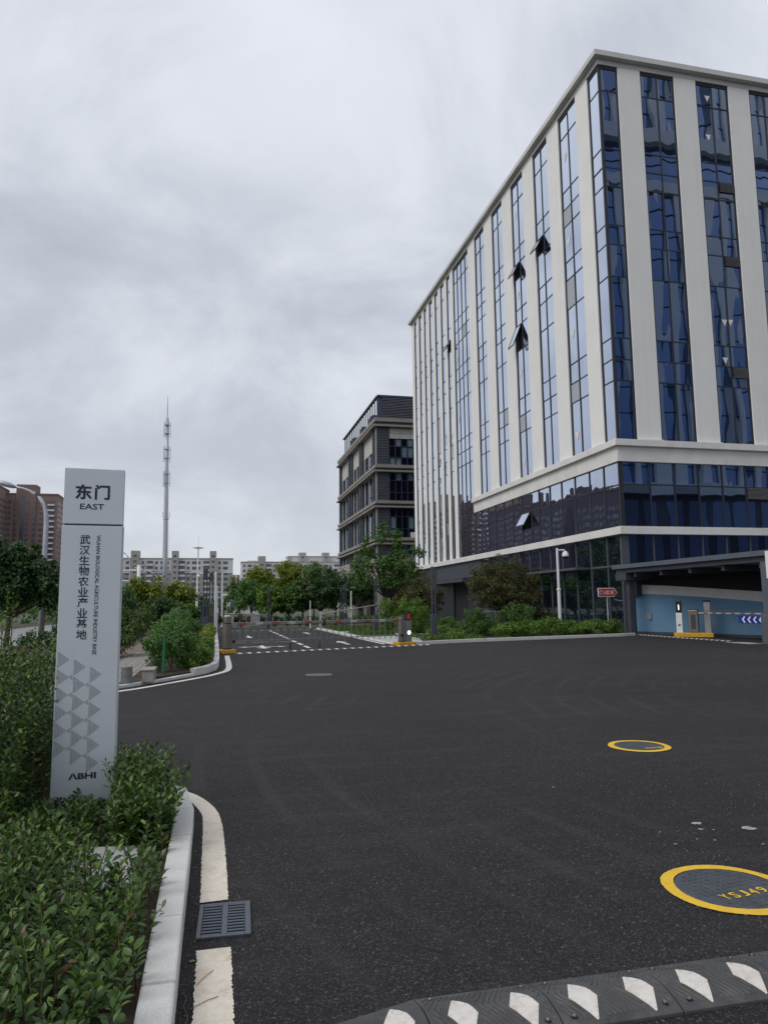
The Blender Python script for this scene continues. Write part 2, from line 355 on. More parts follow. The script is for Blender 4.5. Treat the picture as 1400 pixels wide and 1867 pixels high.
def np_mesh(name, verts, faces):
    me = bpy.data.meshes.new(name); verts = np.asarray(verts, dtype=np.float32); faces = np.asarray(faces, dtype=np.int32)
    k = faces.shape[1]; me.vertices.add(len(verts)); me.vertices.foreach_set('co', verts.ravel())
    me.loops.add(faces.size); me.loops.foreach_set('vertex_index', faces.ravel())
    me.polygons.add(len(faces)); me.polygons.foreach_set('loop_start', np.arange(0, faces.size, k, dtype=np.int32))
    me.update(calc_edges=True); me.validate(); return me
def text_geo(s, bold=0.0):
    cu = bpy.data.curves.new('t', 'FONT'); cu.body = s; cu.offset = bold; cu.resolution_u = 3
    o = bpy.data.objects.new('t', cu); C.objects.link(o)
    dg = bpy.context.evaluated_depsgraph_get(); dg.update()
    me = bpy.data.meshes.new_from_object(o.evaluated_get(dg))
    v = [tuple(p.co) for p in me.vertices]; f = [tuple(p.vertices) for p in me.polygons]
    bpy.data.objects.remove(o); bpy.data.curves.remove(cu); bpy.data.meshes.remove(me)
    return v, f
def text_into(mb, s, fn, bold=0.0, stretch_fit=True):
    """letters scaled to the unit box and mapped by fn(u,v)->point"""
    v, f = text_geo(s, bold)
    if not v: return mb
    xs = [p[0] for p in v]; ys = [p[1] for p in v]
    x0, x1, y0, y1 = min(xs), max(xs), min(ys), max(ys)
    return mb.add([fn((p[0] - x0) / (x1 - x0), (p[1] - y0) / (y1 - y0)) for p in v], f)

# ---- foliage
def unit(a): return a / np.maximum(np.linalg.norm(a, axis=-1, keepdims=True), 1e-9)
def leaf_cards(pos, dirv, nrm, length, width, fold=0.18):
    """two folded triangles a leaf"""
    n = len(pos); dirv = unit(dirv); side = unit(np.cross(dirv, nrm)); up = unit(np.cross(side, dirv))
    L = length[:, None]; W = width[:, None]
    b = pos; t = pos + dirv * L - up * L * 0.12; m = pos + dirv * L * 0.48
    l = m + side * W * 0.5 + up * W * fold; r = m - side * W * 0.5 + up * W * fold
    v = np.stack([b, l, t, r], 1).reshape(-1, 3); i = np.arange(n)[:, None] * 4
    f = np.concatenate([i + np.array([0, 2, 1]), i + np.array([0, 3, 2])], 0)
    return v, f
def leaf_full(pos, dirv, nrm, length, width):
    """eight triangles a leaf: folded along the rib and drooping at the tip"""
    n = len(pos); dirv = unit(dirv); side = unit(np.cross(dirv, nrm)); up = unit(np.cross(side, dirv))
    L = length[:, None]; W = width[:, None]
    def P(a, w, h): return pos + dirv * L * a + side * W * w + up * L * h
    v = np.stack([P(0, 0, 0), P(.30, .40, .06), P(.32, 0, .0), P(.30, -.40, .06), P(.66, .42, .02), P(.68, 0, -.04), P(.66, -.42, .02), P(1, 0, -.14)], 1).reshape(-1, 3)
    T = np.array([(0, 2, 1), (0, 3, 2), (1, 2, 5), (1, 5, 4), (2, 3, 6), (2, 6, 5), (4, 5, 7), (5, 6, 7)])
    f = (np.arange(n)[:, None, None] * 8 + T[None]).reshape(-1, 3)
    return v, f
def crown_pts(blobs, n, clumps=14, spread=0.30, shell=0.45):
    w = np.array([(b[3] * b[4] * b[5]) ** 0.667 for b in blobs]); w /= w.sum(); P = []; O = []
    for b, q in zip(blobs, w):
        k = max(30, int(n * q)); c = np.array(b[:3]); R = np.array(b[3:6])
        nc = max(6, int(clumps)); d = unit(rng.normal(size=(nc, 3))); cc = d * (rng.random((nc, 1)) ** shell) * 0.86
        idx = rng.integers(0, nc, k); off = unit(rng.normal(size=(k, 3))) * (rng.random((k, 1)) ** 0.5) * spread * (0.6 + 0.8 * rng.random((nc, 1)))[idx]
        p = cc[idx] + off
        P.append(c + p * R); O.append(unit(p / R + 0.6 * unit(off) / R))
    return np.concatenate(P), np.concatenate(O)
def crown(name, blobs, n, size, mat, parent, clumps=14, spread=0.30, up=0.35, aspect=0.55, droop=0.2, kind=None):
    p, o = crown_pts(blobs, n, clumps, spread); k = len(p)
    nr = unit(o * 0.55 + rng.normal(size=(k, 3)) * 0.45 + np.array([0, 0, up]))
    d = unit(np.cross(nr, rng.normal(size=(k, 3))) + o * 0.4 - np.array([0, 0, droop]))
    L = size * (0.65 + 0.7 * rng.random(k)); v, f = leaf_cards(p, d, nr, L, L * aspect)
    off = np.array(wloc(parent)) if parent else 0
    return mk(name, np_mesh(name, v - off, f), mat, parent, kind)
def tree(name, label, cat, base, blobs, n, size, mat, trunk_r=0.12, limbs=None, clumps=14, spread=0.30, group=None, aspect=0.55, fork=0.35, bark='bark'):
    t = thing(name, label, cat, base, 0, group)
    crown('crown', blobs, n, size, M[mat], t, clumps, spread, aspect=aspect)
    b = Vector(base); ctr = Vector((sum(q[0] for q in blobs) / len(blobs), sum(q[1] for q in blobs) / len(blobs), sum(q[2] for q in blobs) / len(blobs)))
    low = min(q[2] - q[5] for q in blobs); fk = b + (ctr - b) * fork; fk.z = max(fk.z, b.z + (low - b.z) * 0.8)
    m = MB(); mid = b.lerp(fk, 0.5) + Vector((rnd.uniform(-.04, .04), rnd.uniform(-.04, .04), 0))
    m.tube([b - Vector((0, 0, 0.05)), mid, fk], [trunk_r * 1.15, trunk_r * .9, trunk_r * .75], 8)
    m.build('trunk', M[bark], t, smooth=True)
    for q in blobs:
        for _ in range(limbs or 1):
            e = Vector(q[:3]) + Vector((rnd.uniform(-.6, .6) * q[3], rnd.uniform(-.6, .6) * q[4], rnd.uniform(-.2, .6) * q[5]))
            md = fk.lerp(e, 0.5) + Vector((rnd.uniform(-.1, .1), rnd.uniform(-.1, .1), -0.08)) * q[3]
            MB().tube([fk, md, e], [trunk_r * .6, trunk_r * .35, trunk_r * .1], 5).build('limb', M[bark], t, smooth=True)
    return t

# ------------------------------------------------------------------ the ground, the forecourt, kerbs and lines
struct('ground', MB().sheet([(-3000, -3000), (3000, -3000), (3000, 3000), (-3000, 3000)], -0.06), M['ground'])
struct('road', MB().sheet([(-16, -30), (60, -30), (60, 54), (-16, 54)], 0.0), M['asphalt'])

def arc_pts(pts, step):
    """resample a polyline (Catmull-Rom) to roughly even steps"""
    P = [Vector((*p, 0)) for p in pts]; P = [P[0] * 2 - P[1]] + P + [P[-1] * 2 - P[-2]]; out = []
    for i in range(1, len(P) - 2):
        k = 12
        for j in range(k):
            t = j / k; a, b, c, d = P[i - 1:i + 3]
            out.append(0.5 * ((2 * b) + (c - a) * t + (2 * a - 5 * b + 4 * c - d) * t * t + (3 * b - a - 3 * c + d) * t ** 3))
    out.append(P[-2]); res = [out[0]]; acc = 0
    for a, b in zip(out, out[1:]):
        L = (b - a).length
        while L > 1e-9 and acc + L >= step:
            q = (step - acc) / L; a = a.lerp(b, q); res.append(a.copy()); L = (b - a).length; acc = 0
        acc += L
    if (res[-1] - out[-1]).length > step * 0.3: res.append(out[-1])
    return res
def kerb(pts, w, h, L, mat, gap=0.007, z0=-0.05, bevel=0.012, name='kerb', side=1):
    """a row of kerb stones; the road edge runs along pts, the stone lies on its left (side=1) or right"""
    P = arc_pts(pts, L); root = None
    tops = []
    for i in range(len(P) - 1):
        a, b = P[i], P[i + 1]; d = (b - a).normalized()
        def nrm(k):
            q0 = P[max(k - 1, 0)]; q1 = P[min(k + 1, len(P) - 1)]; t = (q1 - q0).normalized(); return Vector((-t.y, t.x, 0)) * side
        na, nb = nrm(i), nrm(i + 1); hh = h + rnd.uniform(-.003, .003); g = gap / 2
        a2 = a + d * g + na * rnd.uniform(-.002, .002); b2 = b - d * g + nb * rnd.uniform(-.002, .002)
        tops.append((a2, b2, na, nb, hh))
    if root is None:
        m = MB()   # mortar bed under the stones
        n = len(P)
        vs = []
        for k in range(n):
            q0 = P[max(k - 1, 0)]; q1 = P[min(k + 1, n - 1)]; t = (q1 - q0).normalized(); nn = Vector((-t.y, t.x, 0)) * side
            p = P[k]; i0 = p + nn * 0.012; i1 = p + nn * (w - 0.012)
            vs += [(i0.x, i0.y, z0), (i1.x, i1.y, z0), (i0.x, i0.y, h - 0.012), (i1.x, i1.y, h - 0.012)]
        fs = []
        for k in range(n - 1):
            o = k * 4; q = o + 4
            fs += [(o + 2, o + 3, q + 3, q + 2), (o, o + 2, q + 2, q), (o + 1, q + 1, q + 3, o + 3)]
        m.add(vs, fs); root = struct(name, m, M['greystone'])
    for a2, b2, na, nb, hh in tops:
        a3, b3 = a2 + na * w, b2 + nb * w
        q = [(p.x, p.y) for p in (a2, b2, b3, a3)]
        MB().prism(q, z0, hh).build('kerb_stone', mat, root, bevel=bevel)
    return root
def ribbon(name, left, right, z, mat, step=None, rough=0.0, parent=None):
    """a painted line between two edges; the edges wander a little"""
    def res(pts):
        P = arc_pts(pts, step or 0.3); return P
    A, B = res(left), res(right); n = min(len(A), len(B))
    # same number of stations on both sides
    def sta(P, n):
        return [P[round(i * (len(P) - 1) / (n - 1))] for i in range(n)]
    A, B = sta(A, n), sta(B, n); vs = []
    for a, b in zip(A, B):
        d = (b - a).normalized(); ja, jb = rnd.gauss(0, rough), rnd.gauss(0, rough)
        e = Vector((rnd.gauss(0, rough), rnd.gauss(0, rough), 0)) * .6
        for k in range(5):
            t = k / 4; p = a.lerp(b, t)
            if k == 0: p = p + d * ja
            if k == 4: p = p + d * jb
            p = p + e * 0
            vs.append((p.x, p.y, z))
    fs = [(i * 5 + k, i * 5 + k + 1, i * 5 + 6 + k, i * 5 + 5 + k) for i in range(n - 1) for k in range(4)]
    m = MB(); m.add(vs, fs); o = m.build(name, mat, parent, None if parent else 'structure')
    me = o.data; me.flip_normals() if me.polygons[0].normal.z < 0 else None
    return o

# foreground bed, left of the kerb
bedA = [(-0.20, -6), (-0.20, 5.85), (-0.24, 6.25), (-0.36, 6.60), (-0.66, 6.95), (-1.2, 7.15), (-2.2, 7.3), (-7.5, 7.4), (-7.5, -6)]
struct('planting_soil', MB().prism(bedA, -0.04, 0.075), M['soil'])
kerb([(-0.125, -2.55), (-0.125, 0.65), (-0.125, 3.0), (-0.125, 5.75), (-0.155, 6.2), (-0.28, 6.6), (-0.56, 6.98), (-1.05, 7.25), (-2.1, 7.42), (-7.5, 7.5)], 0.135, 0.13, 0.64, M['granite'], side=1)
# thermoplastic edge line along it, broken by the drain grate
ribbon('edge_line', [(-0.06, 0.2), (-0.06, 2.0), (-0.055, 3.735)], [(0.10, 0.2), (0.10, 2.0), (0.10, 3.735)], 0.005, M['paint'], 0.010, 0.0026)
ribbon('edge_line', [(-0.05, 4.30), (-0.055, 5.0), (-0.06, 5.8), (-0.09, 6.15), (-0.24, 6.62), (-0.55, 7.03), (-1.05, 7.34), (-2.2, 7.55), (-7.5, 7.62)],
       [(0.10, 4.31), (0.095, 5.0), (0.075, 5.8), (0.01, 6.26), (-0.16, 6.72), (-0.49, 7.16), (-1.02, 7.49), (-2.2, 7.70), (-7.5, 7.77)], 0.005, M['paint'], 0.010, 0.0026)

# bed and footpath left of the gate
K1 = [(0.16, 49.0), (0.16, 40.0), (0.16, 26.0), (0.13, 20.6), (0.05, 19.2), (-0.12, 18.5), (-0.42, 17.85)]
K2 = [(-0.44, 17.80), (-1.04, 16.75), (-1.85, 15.6), (-2.9, 14.75), (-4.4, 14.2), (-7.8, 14.0)]
struct('planting_soil', MB().prism([(0.05, 49), (0.05, 20.6), (-0.02, 19.3), (-0.2, 18.6), (-0.5, 17.95), (-1.12, 16.95), (-1.45, 16.6), (-1.70, 17.4), (-1.70, 49)], -0.04, 0.10), M['soil'])
kerb(K1, 0.15, 0.17, 0.9, M['granite'], side=-1)
kerb(K2, 0.12, 0.06, 0.8, M['granite'], side=-1)
ribbon('edge_line', [(0.33, 24.6), (0.32, 20.6), (0.25, 19.1), (0.06, 18.35), (-0.28, 17.55), (-0.92, 16.45), (-1.75, 15.2), (-2.85, 14.3), (-4.4, 13.75), (-7.8, 13.55)],
       [(0.48, 24.6), (0.47, 20.6), (0.40, 19.05), (0.19, 18.25), (-0.16, 17.45), (-0.80, 16.35), (-1.65, 15.08), (-2.80, 14.18), (-4.4, 13.62), (-7.8, 13.42)], 0.005, M['paintfar'], 0.1, 0.003)
ft = struct('footpath', MB().prism([(-3.6, 60), (-3.6, 14.75), (-2.9, 14.9), (-1.95, 15.75), (-1.45, 16.6), (-1.70, 17.4), (-1.70, 60)], -0.04, 0.050), M['brownpath'])
pv = struct('paved_strip', MB().prism([(-2.6, 27), (-2.75, 15.05), (-1.95, 15.8), (-1.5, 16.6), (-1.72, 17.4), (-1.72, 27)], 0.051, 0.056), M['soil'])
ry = 15.2; row = 0
while ry < 26.5:
    xa = -2.72 + (0.0 if row % 2 else 0.13)
    while xa < -1.76:
        xb = min(xa + 0.29, -1.74); xc = (xa + xb) / 2
        lo = 15.25 + (xc + 2.75) * 0.9
        if ry > lo and xb - xa > 0.1:
            MB().box(xa + .010, ry + .010, 0.05, xb - .010, ry + 0.230, 0.068 + rnd.uniform(-.002, .003)).build('paver', M['paver'], pv)
        xa += 0.29
    ry += 0.24; row += 1
struct('street', MB().sheet([(-15.5, -60), (-8.2, -60), (-8.2, 260), (-15.5, 260)], 0.012), M['street'])
struct('planting_soil', MB().prism([(-8.0, 60), (-8.0, 14.2), (-4.4, 14.4), (-3.6, 14.8), (-3.6, 60)], -0.04, 0.06), M['soil'])

# right-hand bed by the office building, walkway and lawn strips
K3 = [(7.75, 28.0), (8.6, 28.15), (9.7, 28.75), (11.3, 29.05), (14.3, 30.05), (17.0, 30.75), (18.9, 31.2), (19.75, 31.6)]
K3 = [(7.75, 28.0), (9.6, 28.95), (11.3, 29.45), (14.3, 30.1), (17.0, 30.75), (18.9, 31.2), (19.75, 31.6)]
kerb(K3, 0.14, 0.13, 0.95, M['granite'], side=1)
struct('planting_soil', MB().prism([(8.3, 28.5), (9.6, 29.1), (11.3, 29.55), (14.3, 30.2), (17.0, 30.85), (19.75, 31.7), (20.34, 33.49), (20.34, 40), (15, 37.6), (11.5, 34.3), (9.2, 32.6)], -0.04, 0.10), M['soil'])
struct('planting_soil', MB().prism([(10.2, 38.9), (13, 37.9), (20.34, 40.1), (20.34, 73), (9.5, 73), (9.5, 41)], -0.04, 0.11), M['soil'])
struct('walkway', MB().prism([(6.98, 28.4), (7.7, 28.15), (8.3, 28.6), (9.2, 32.7), (11.5, 34.4), (15, 37.7), (20.3, 40.0), (12.9, 37.8), (10.1, 38.8), (9.4, 41.5), (9.4, 51), (6.98, 51)], -0.04, 0.03), M['concrete'])
struct('lawn_base', MB().prism([(7.25, 36.9), (8.9, 36.2), (9.5, 38.6), (9.2, 40.6), (7.25, 41)], -0.03, 0.07), M['grassbase'])
struct('lawn_base', MB().prism([(7.25, 43.5), (10.5, 43.5), (11.0, 50), (7.25, 50.5)], -0.03, 0.07), M['grassbase'])
kerb([(6.90, 51), (6.90, 40), (6.92, 31), (7.0, 28.4)], 0.12, 0.05, 1.0, M['granite'], side=1)
def grass_blades(name, polys, n, h, label, z):
    P = []
    for x0, y0, x1, y1, k in polys:
        P.append(np.stack([x0 + (x1 - x0) * rng.random(k), y0 + (y1 - y0) * rng.random(k), np.full(k, z)], 1))
    p = np.concatenate(P); k = len(p); d = unit(np.stack([rng.normal(size=k) * .5, rng.normal(size=k) * .5, np.ones(k)], 1))
    nr = unit(rng.normal(size=(k, 3))); L = h * (0.5 + rng.random(k)); v, f = leaf_cards(p, d, nr, L, L * 0.28)
    o = mk(name, np_mesh(name, v, f), M['grass'], None, 'stuff'); o['label'] = label; o['category'] = 'grass'; return o
grass_blades('lawn_grass', [(7.3, 37.0, 9.1, 40.6, 2600), (7.3, 43.6, 10.6, 50, 4000)], 0, 0.14, 'short mown green lawn strips beside the internal road', 0.07)
grass_blades('verge_grass', [(8.7, 29.4, 11.2, 33.0, 1500)], 0, 0.16, 'rough grass at the tip of the planting bed under the lamp column', 0.10)

# markings on the internal road
ribbon('edge_line', [(6.66, 50), (6.66, 29.2)], [(6.80, 50), (6.80, 29.2)], 0.005, M['paintfar'], 0.5, 0.003)
for y0 in (27.6, 29.9, 32.2, 34.5, 36.8, 39.1, 41.4, 43.7, 46.0):
    struct('lane_dash', MB().sheet([(3.42, y0 + 0.25), (3.57, y0 + 0.25), (3.57, y0 + 1.75), (3.42, y0 + 1.75)], 0.005), M['paintfar'])
def turn_arrow(x, y, flip=1):
    """straight-and-both-ways lane arrow, pointing to the gate"""
    m = MB()
    def q(pts): m.sheet([(x + a, y + b * flip) for a, b in pts], 0.005)
    q([(-.08, .9), (.08, .9), (.08, -.55), (-.08, -.55)]); q([(-.30, -.551), (.30, -.551), (0, -1.25)])
    q([(.081, .35), (.62, .10), (.62, -.08), (.081, .13)]); q([(-.081, .35), (-.62, .10), (-.62, -.08), (-.081, .13)])
    q([(.621, .28), (.621, -.27), (.98, -.02)]); q([(-.621, .28), (-.621, -.27), (-.98, -.02)])
    return struct('road_arrow', m, M['paintfar'])
turn_arrow(1.85, 29.4); 
def straight_arrow(x, y, L, flip=1):
    m = MB(); m.sheet([(x - .07, y), (x + .07, y), (x + .07, y + L * .6 * flip), (x - .07, y + L * .6 * flip)], 0.005)
    m.sheet([(x - .25, y + (L * .6 + .001) * flip), (x + .25, y + (L * .6 + .001) * flip), (x, y + L * flip)], 0.005)
    return struct('road_arrow', m, M['paintfar'])
straight_arrow(5.35, 29.6, 3.0); straight_arrow(1.75, 40.6, 3.0, -1); straight_arrow(5.2, 41.0, 3.0)
for k in range(3):
    struct('stop_line', MB().sheet([(0.6 + k * 1.0, 33.0), (1.4 + k * 1.0, 33.0), (1.4 + k * 1.0, 33.15), (0.6 + k * 1.0, 33.15)], 0.0045), M['concrete'])
struct('cross_road', MB().sheet([(-1.7, 50.5), (26, 50.5), (26, 54), (-1.7, 54)], 0.003), M['asphalt'])
for x0 in range(0, 14): struct('cross_dash', MB().sheet([(0.4 + x0 * .5, 48.9), (0.68 + x0 * .5, 48.9), (0.68 + x0 * .5, 49.2), (0.4 + x0 * .5, 49.2)], 0.005), M['paintfar'])

M['splash'] = plain('dried_splash', (0.34, 0.34, 0.345), 0.8, var=.35, scale=40)
# splashes of white paint on the asphalt
def splat(name, spots):
    m = MB()
    for x, y, r in spots:
        k = 11; a0 = rnd.random() * 6; m.sheet([(x + r * rnd.uniform(.5, 1.2) * math.cos(a0 + i * 2 * math.pi / k), y + r * .8 * rnd.uniform(.5, 1.2) * math.sin(a0 + i * 2 * math.pi / k)) for i in range(k)], 0.004)
    o = m.build(name, M['splash'], None, 'stuff'); o['label'] = 'dried splashes of white paint on the asphalt above the near manhole'; o['category'] = 'paint'; return o
splat('paint_splash', [(3.42, 4.86, .045), (3.36, 4.73, .022), (3.70, 4.66, .06), (3.44, 4.70, .012), (3.2, 4.55, .012), (3.0, 4.5, .014), (3.55, 4.35, .012), (3.72, 4.30, .02), (2.9, 6.1, .016), (3.9, 4.6, .03), (3.05, 4.75, .01), (3.3, 4.5, .012)])
# loose grit sitting on the binder
k = 2600; gx = 3.0 * rng.random(k) ** 1.0 * 1.6 - 0.1; gy = 2.3 + 6.5 * rng.random(k) ** 1.6
sz = 0.003 + 0.004 * rng.random(k)
v = []; f = []
for i in range(k):
    x, y, s_ = gx[i], gy[i], sz[i]; o = len(v)
    v += [(x - s_, y - s_, 0), (x + s_, y - s_ * .7, 0), (x + s_ * .8, y + s_, 0), (x - s_ * .7, y + s_, 0), (x, y, s_ * 1.1)]
    f += [(o, o + 1, o + 4), (o + 1, o + 2, o + 4), (o + 2, o + 3, o + 4), (o + 3, o, o + 4)]
gm = bpy.data.meshes.new('grit'); gm.from_pydata(v, [], f)
M['grit'] = plain('grit', (0.09, 0.085, 0.083), 0.8, var=0.5, scale=80)
o = mk('grit', gm, M['grit'], None, 'stuff'); o['label'] = 'loose grey grit lying on the dark asphalt'; o['category'] = 'grit'

# ------------------------------------------------------------------ the office building
X0, Y0 = 20.35, 33.5
YE, XE = 73.1, 46.0
B = thing('office_building', 'eight storey office block with white piers, blue mirror glass and pale cornice bands', 'building', (X0, Y0, 0))
MB().box(X0 + .25, Y0 + .25, 0.0, XE, YE - .25, 31.9).build('core_wall', M['dark'], B)
Z = [10.0, 13.25, 14.42, 15.6, 19.05, 20.87, 22.0, 24.25, 25.35, 26.47, 29.95, 31.40]
def pier_left(y0, y1, z0, z1): MB().box(X0 - .10, y0, z0, X0 + .26, y1, z1).build('pier', M['pier'], B, bevel=.01)
def pier_front(x0, x1, z0, z1): MB().box(x0, Y0 - .10, z0, x1, Y0 + .26, z1).build('pier', M['pier'], B, bevel=.01)
PL = [(34.65, 36.07), (38.33, 39.90), (42.08, 43.74), (45.83, 47.50), (49.62, 51.28), (53.45, 55.05)]
PT = [(59.13, 59.95), (60.98, 61.70), (62.83, 63.60), (64.72, 65.45), (66.60, 67.48), (68.44, 69.22), (70.33, 71.15), (72.15, 73.0)]
for a, b in PL: pier_left(a, b, 10.003, 31.45)
for a, b in PT: pier_left(a, b, 5.453, 31.45)
PF = []; x = 21.48
while x < XE - 1: PF.append((x, x + 1.41)); x += 3.575
for a, b in PF: pier_front(a, b, 10.003, 31.45)
# coping, cornice and band: each an L round the corner, front and left run butted at the corner
def ring(name, z0, z1, out, mat, yend, inn=0.26, xend=XE):
    m = MB(); m.prism([(X0 - out, Y0 - out), (xend, Y0 - out), (xend, Y0 + inn), (X0 + inn, Y0 + inn), (X0 + inn, yend), (X0 - out, yend)], z0, z1)
    return m.build(name, mat, B, bevel=.012)
ring('coping', 31.45, 31.76, 0.11, M['coping'], YE + .1)
ring('coping_cap', 31.762, 32.08, 0.42, M['coping'], YE + .3)
ring('cornice_ledge', 9.66, 10.0, 0.36, M['band'], 55.05)
ring('cornice_wall', 8.86, 9.657, 0.15, M['band'], 55.05)
ring('band', 5.05, 5.45, 0.30, M['band'], YE)
MB().box(X0 + .1, Y0 + .1, 31.9, XE, YE, 31.95).build('roof', M['concrete'], B)
# small weep sills at each pier foot
for a, b in PL: MB().box(X0 - .30, a + .02, 10.002, X0 - .102, b - .02, 10.05).build('pier_sill', M['band'], B)
for a, b in PF[:4]: MB().box(a + .02, Y0 - .30, 10.002, b - .02, Y0 - .102, 10.05).build('pier_sill', M['band'], B)
# curtain wall: bays as (columns of panes), rows by Z
panes = []     # (size seen, builder)
OPEN = {(1, 0, 7): 0}   # filled below
baysL = [(33.50, 34.65, 1)] + [(PL[i][1], PL[i + 1][0], 2) for i in range(5)] + [(55.05, 59.13, 4)] + [(PT[i][1], PT[i + 1][0], 1) for i in range(7)]
open_left = {(2, 1, 24.25), (3, 1, 24.25), (3, 1, 19.05), (7, 0, 24.25)}
grey_left = {(1, 1, 24.25), (1, 1, 19.05), (1, 1, 13.25), (4, 0, 14.42), (3, 1, 13.25), (6, 1, 24.25), (7, 0, 14.42), (9, 0, 15.6)}
fr = .035
def pane_mesh_left(y0, y1, z0, z1, x, tilt):
    a, b = tilt; m = MB()
    m.add([(x + a, y1, z0 + 0), (x - a, y0, z0 + 0), (x - a + b, y0, z1), (x + a + b, y1, z1), (x + .02 + a, y1, z0), (x + .02 - a, y0, z0), (x + .02 - a + b, y0, z1), (x + .02 + a + b, y1, z1)],
          [(0, 1, 2, 3), (7, 6, 5, 4), (0, 4, 5, 1), (1, 5, 6, 2), (2, 6, 7, 3), (3, 7, 4, 0)]); return m
def pane_mesh_front(x0, x1, z0, z1, y, tilt):
    a, b = tilt; m = MB()
    m.add([(x0, y - a, z0), (x1, y + a, z0), (x1, y + a + b, z1), (x0, y - a + b, z1), (x0, y - a + .02, z0), (x1, y + a + .02, z0), (x1, y + a + b + .02, z1), (x0, y - a + b + .02, z1)],
          [(0, 1, 2, 3), (7, 6, 5, 4), (0, 4, 5, 1), (1, 5, 6, 2), (2, 6, 7, 3), (3, 7, 4, 0)]); return m
def tilt(w, h, s=0.0035): return (rnd.gauss(0, s) * w, rnd.gauss(0, s) * h)
def queue(size, name, mb, mat, key=None): panes.append((size, name, mb, mat))
def sash(parent_b, y0, y1, z0, z1, ang):
    """a top-hung window pushed open: dark panel behind for the shaded opening, sash swung out over the facade"""
    MB().box(X0 + .12, y0 + .02, z0 + .02, X0 + .14, y1 - .02, z1 - .02).build('opening_shadow', M['dark'], parent_b)  # flat dark panel standing in for the shade inside the window
    w, h = y1 - y0 - .06, z1 - z0 - .05
    R = Matrix.Rotation(math.radians(ang), 3, 'Y')
    def T(p):      # local: x out of wall (-), y along, z down from hinge
        q = R @ Vector(p); return (X0 - .045 + q.x, y0 + .03 + q.y, z1 - .03 + q.z)
    def bx(x0, ya, za, x1, yb, zb):
        m = MB(); m.box(x0, ya, za, x1, yb, zb); m.v = [T(p) for p in m.v]; return m
    fme = MB()
    for q in ((-.03, 0, -h, .03, .06, 0), (-.03, w - .06, -h, .03, w, 0), (-.03, .06, -.06, .03, w - .06, 0), (-.03, .06, -h, .03, w - .06, -h + .06)):
        t = bx(*q); fme.add(t.v, t.f)
    so = fme.build('open_window', M['mullion'], parent_b)
    bx(-.012, .061, -h + .061, .012, w - .061, -.061).build('pane', M['glass'], so)
    # stay arms
    for yy in (y0 + .10, y1 - .10):
        e = T((0, 0, -h * .75)); MB().tube([(X0 + .02, yy, z1 - h * .55), (e[0], yy, e[2])], .012, 5).build('stay_arm', M['mullion'], so)
for bi, (ya, yb, nc) in enumerate(baysL):
    deep = bi >= 6
    zs = ([5.45, 7.7, 8.86] if deep else []) + Z
    frame = MB(); w = (yb - ya) / nc
    for c in range(nc + 1):
        yy = ya + c * w; hw = .06 if c in (0, nc) else .035
        y_lo, y_hi = (yy, yy + .09) if c == 0 else ((yy - .09, yy) if c == nc else (yy - hw, yy + hw))
        if bi == 0 and c == 0: y_lo, y_hi = ya - .02, ya + .08
        frame.box(X0 - .035, y_lo + .002, zs[0], X0 + .05, y_hi - .002, zs[-1] + .05)
    for z in zs[1:-1]: frame.box(X0 - .022, ya + .09, z - .03, X0 + .04, yb - .09, z + .03)
    frame.box(X0 - .03, ya + .09, zs[-1] - .16, X0 + .05, yb - .09, zs[-1] + .05)
    frame.build('window_frame', M['mullion'], B)
    for c in range(nc):
        for r in range(len(zs) - 1):
            y0_, y1_ = ya + c * w + .03, ya + (c + 1) * w - .03; z0_, z1_ = zs[r] + .012, zs[r + 1] - .012
            key = (bi, c, zs[r])
            if key in open_left: sash(B, y0_, y1_, z0_, z1_, 28 if zs[r] > 20 else 22); continue
            mat = M['greypane'] if key in grey_left else M['glass']
            queue((y1_ - y0_) * (z1_ - z0_) / ((y0_ - 5) ** 2) * 20 / y0_ * 34, 'window_pane', pane_mesh_left(y0_, y1_, z0_, z1_, X0 + .004, tilt(.5 * w, 1)), mat)
baysF = [(20.40, 21.48, 1)] + [(PF[i][1], PF[i + 1][0], 2) for i in range(len(PF) - 1)]
louv = {(2, 1, 24.25), (2, 1, 19.05 + 0.0), (2, 1, 13.25)}
LOUV = [(27.62, 28.58, 24.75, 25.32), (27.62, 28.56, 20.30, 20.84), (27.60, 28.56, 13.80, 14.40), (27.94, 29.25, 7.05, 7.66)]
for bi, (xa, xb, nc) in enumerate(baysF):
    frame = MB(); w = (xb - xa) / nc
    for c in range(nc + 1):
        xx = xa + c * w
        lo, hi = (xx, xx + .09) if c == 0 else ((xx - .09, xx) if c == nc else (xx - .035, xx + .035))
        if bi == 0 and c == 0: lo, hi = X0 - .03, X0 + .12
        frame.box(lo + .002, Y0 - .036, Z[0], hi - .002, Y0 + .05, Z[-1] + .05)
    for z in Z[1:-1]: frame.box(xa + .09, Y0 - .022, z - .03, xb - .09, Y0 + .04, z + .03)
    frame.box(xa + .09, Y0 - .03, Z[-1] - .14, xb - .09, Y0 + .05, Z[-1] + .05)
    frame.build('window_frame', M['mullion'], B)
    for c in range(nc):
        for r in range(len(Z) - 1):
            x0_, x1_ = xa + c * w + .03, xa + (c + 1) * w - .03
            queue((x1_ - x0_) * (Z[r + 1] - Z[r]) / 33 ** 2 if x0_ < 31.2 else 1e-6 / x0_, 'window_pane', pane_mesh_front(x0_, x1_, Z[r] + .012, Z[r + 1] - .012, Y0 + .004, tilt(.5 * w, 1)), M['glass'])
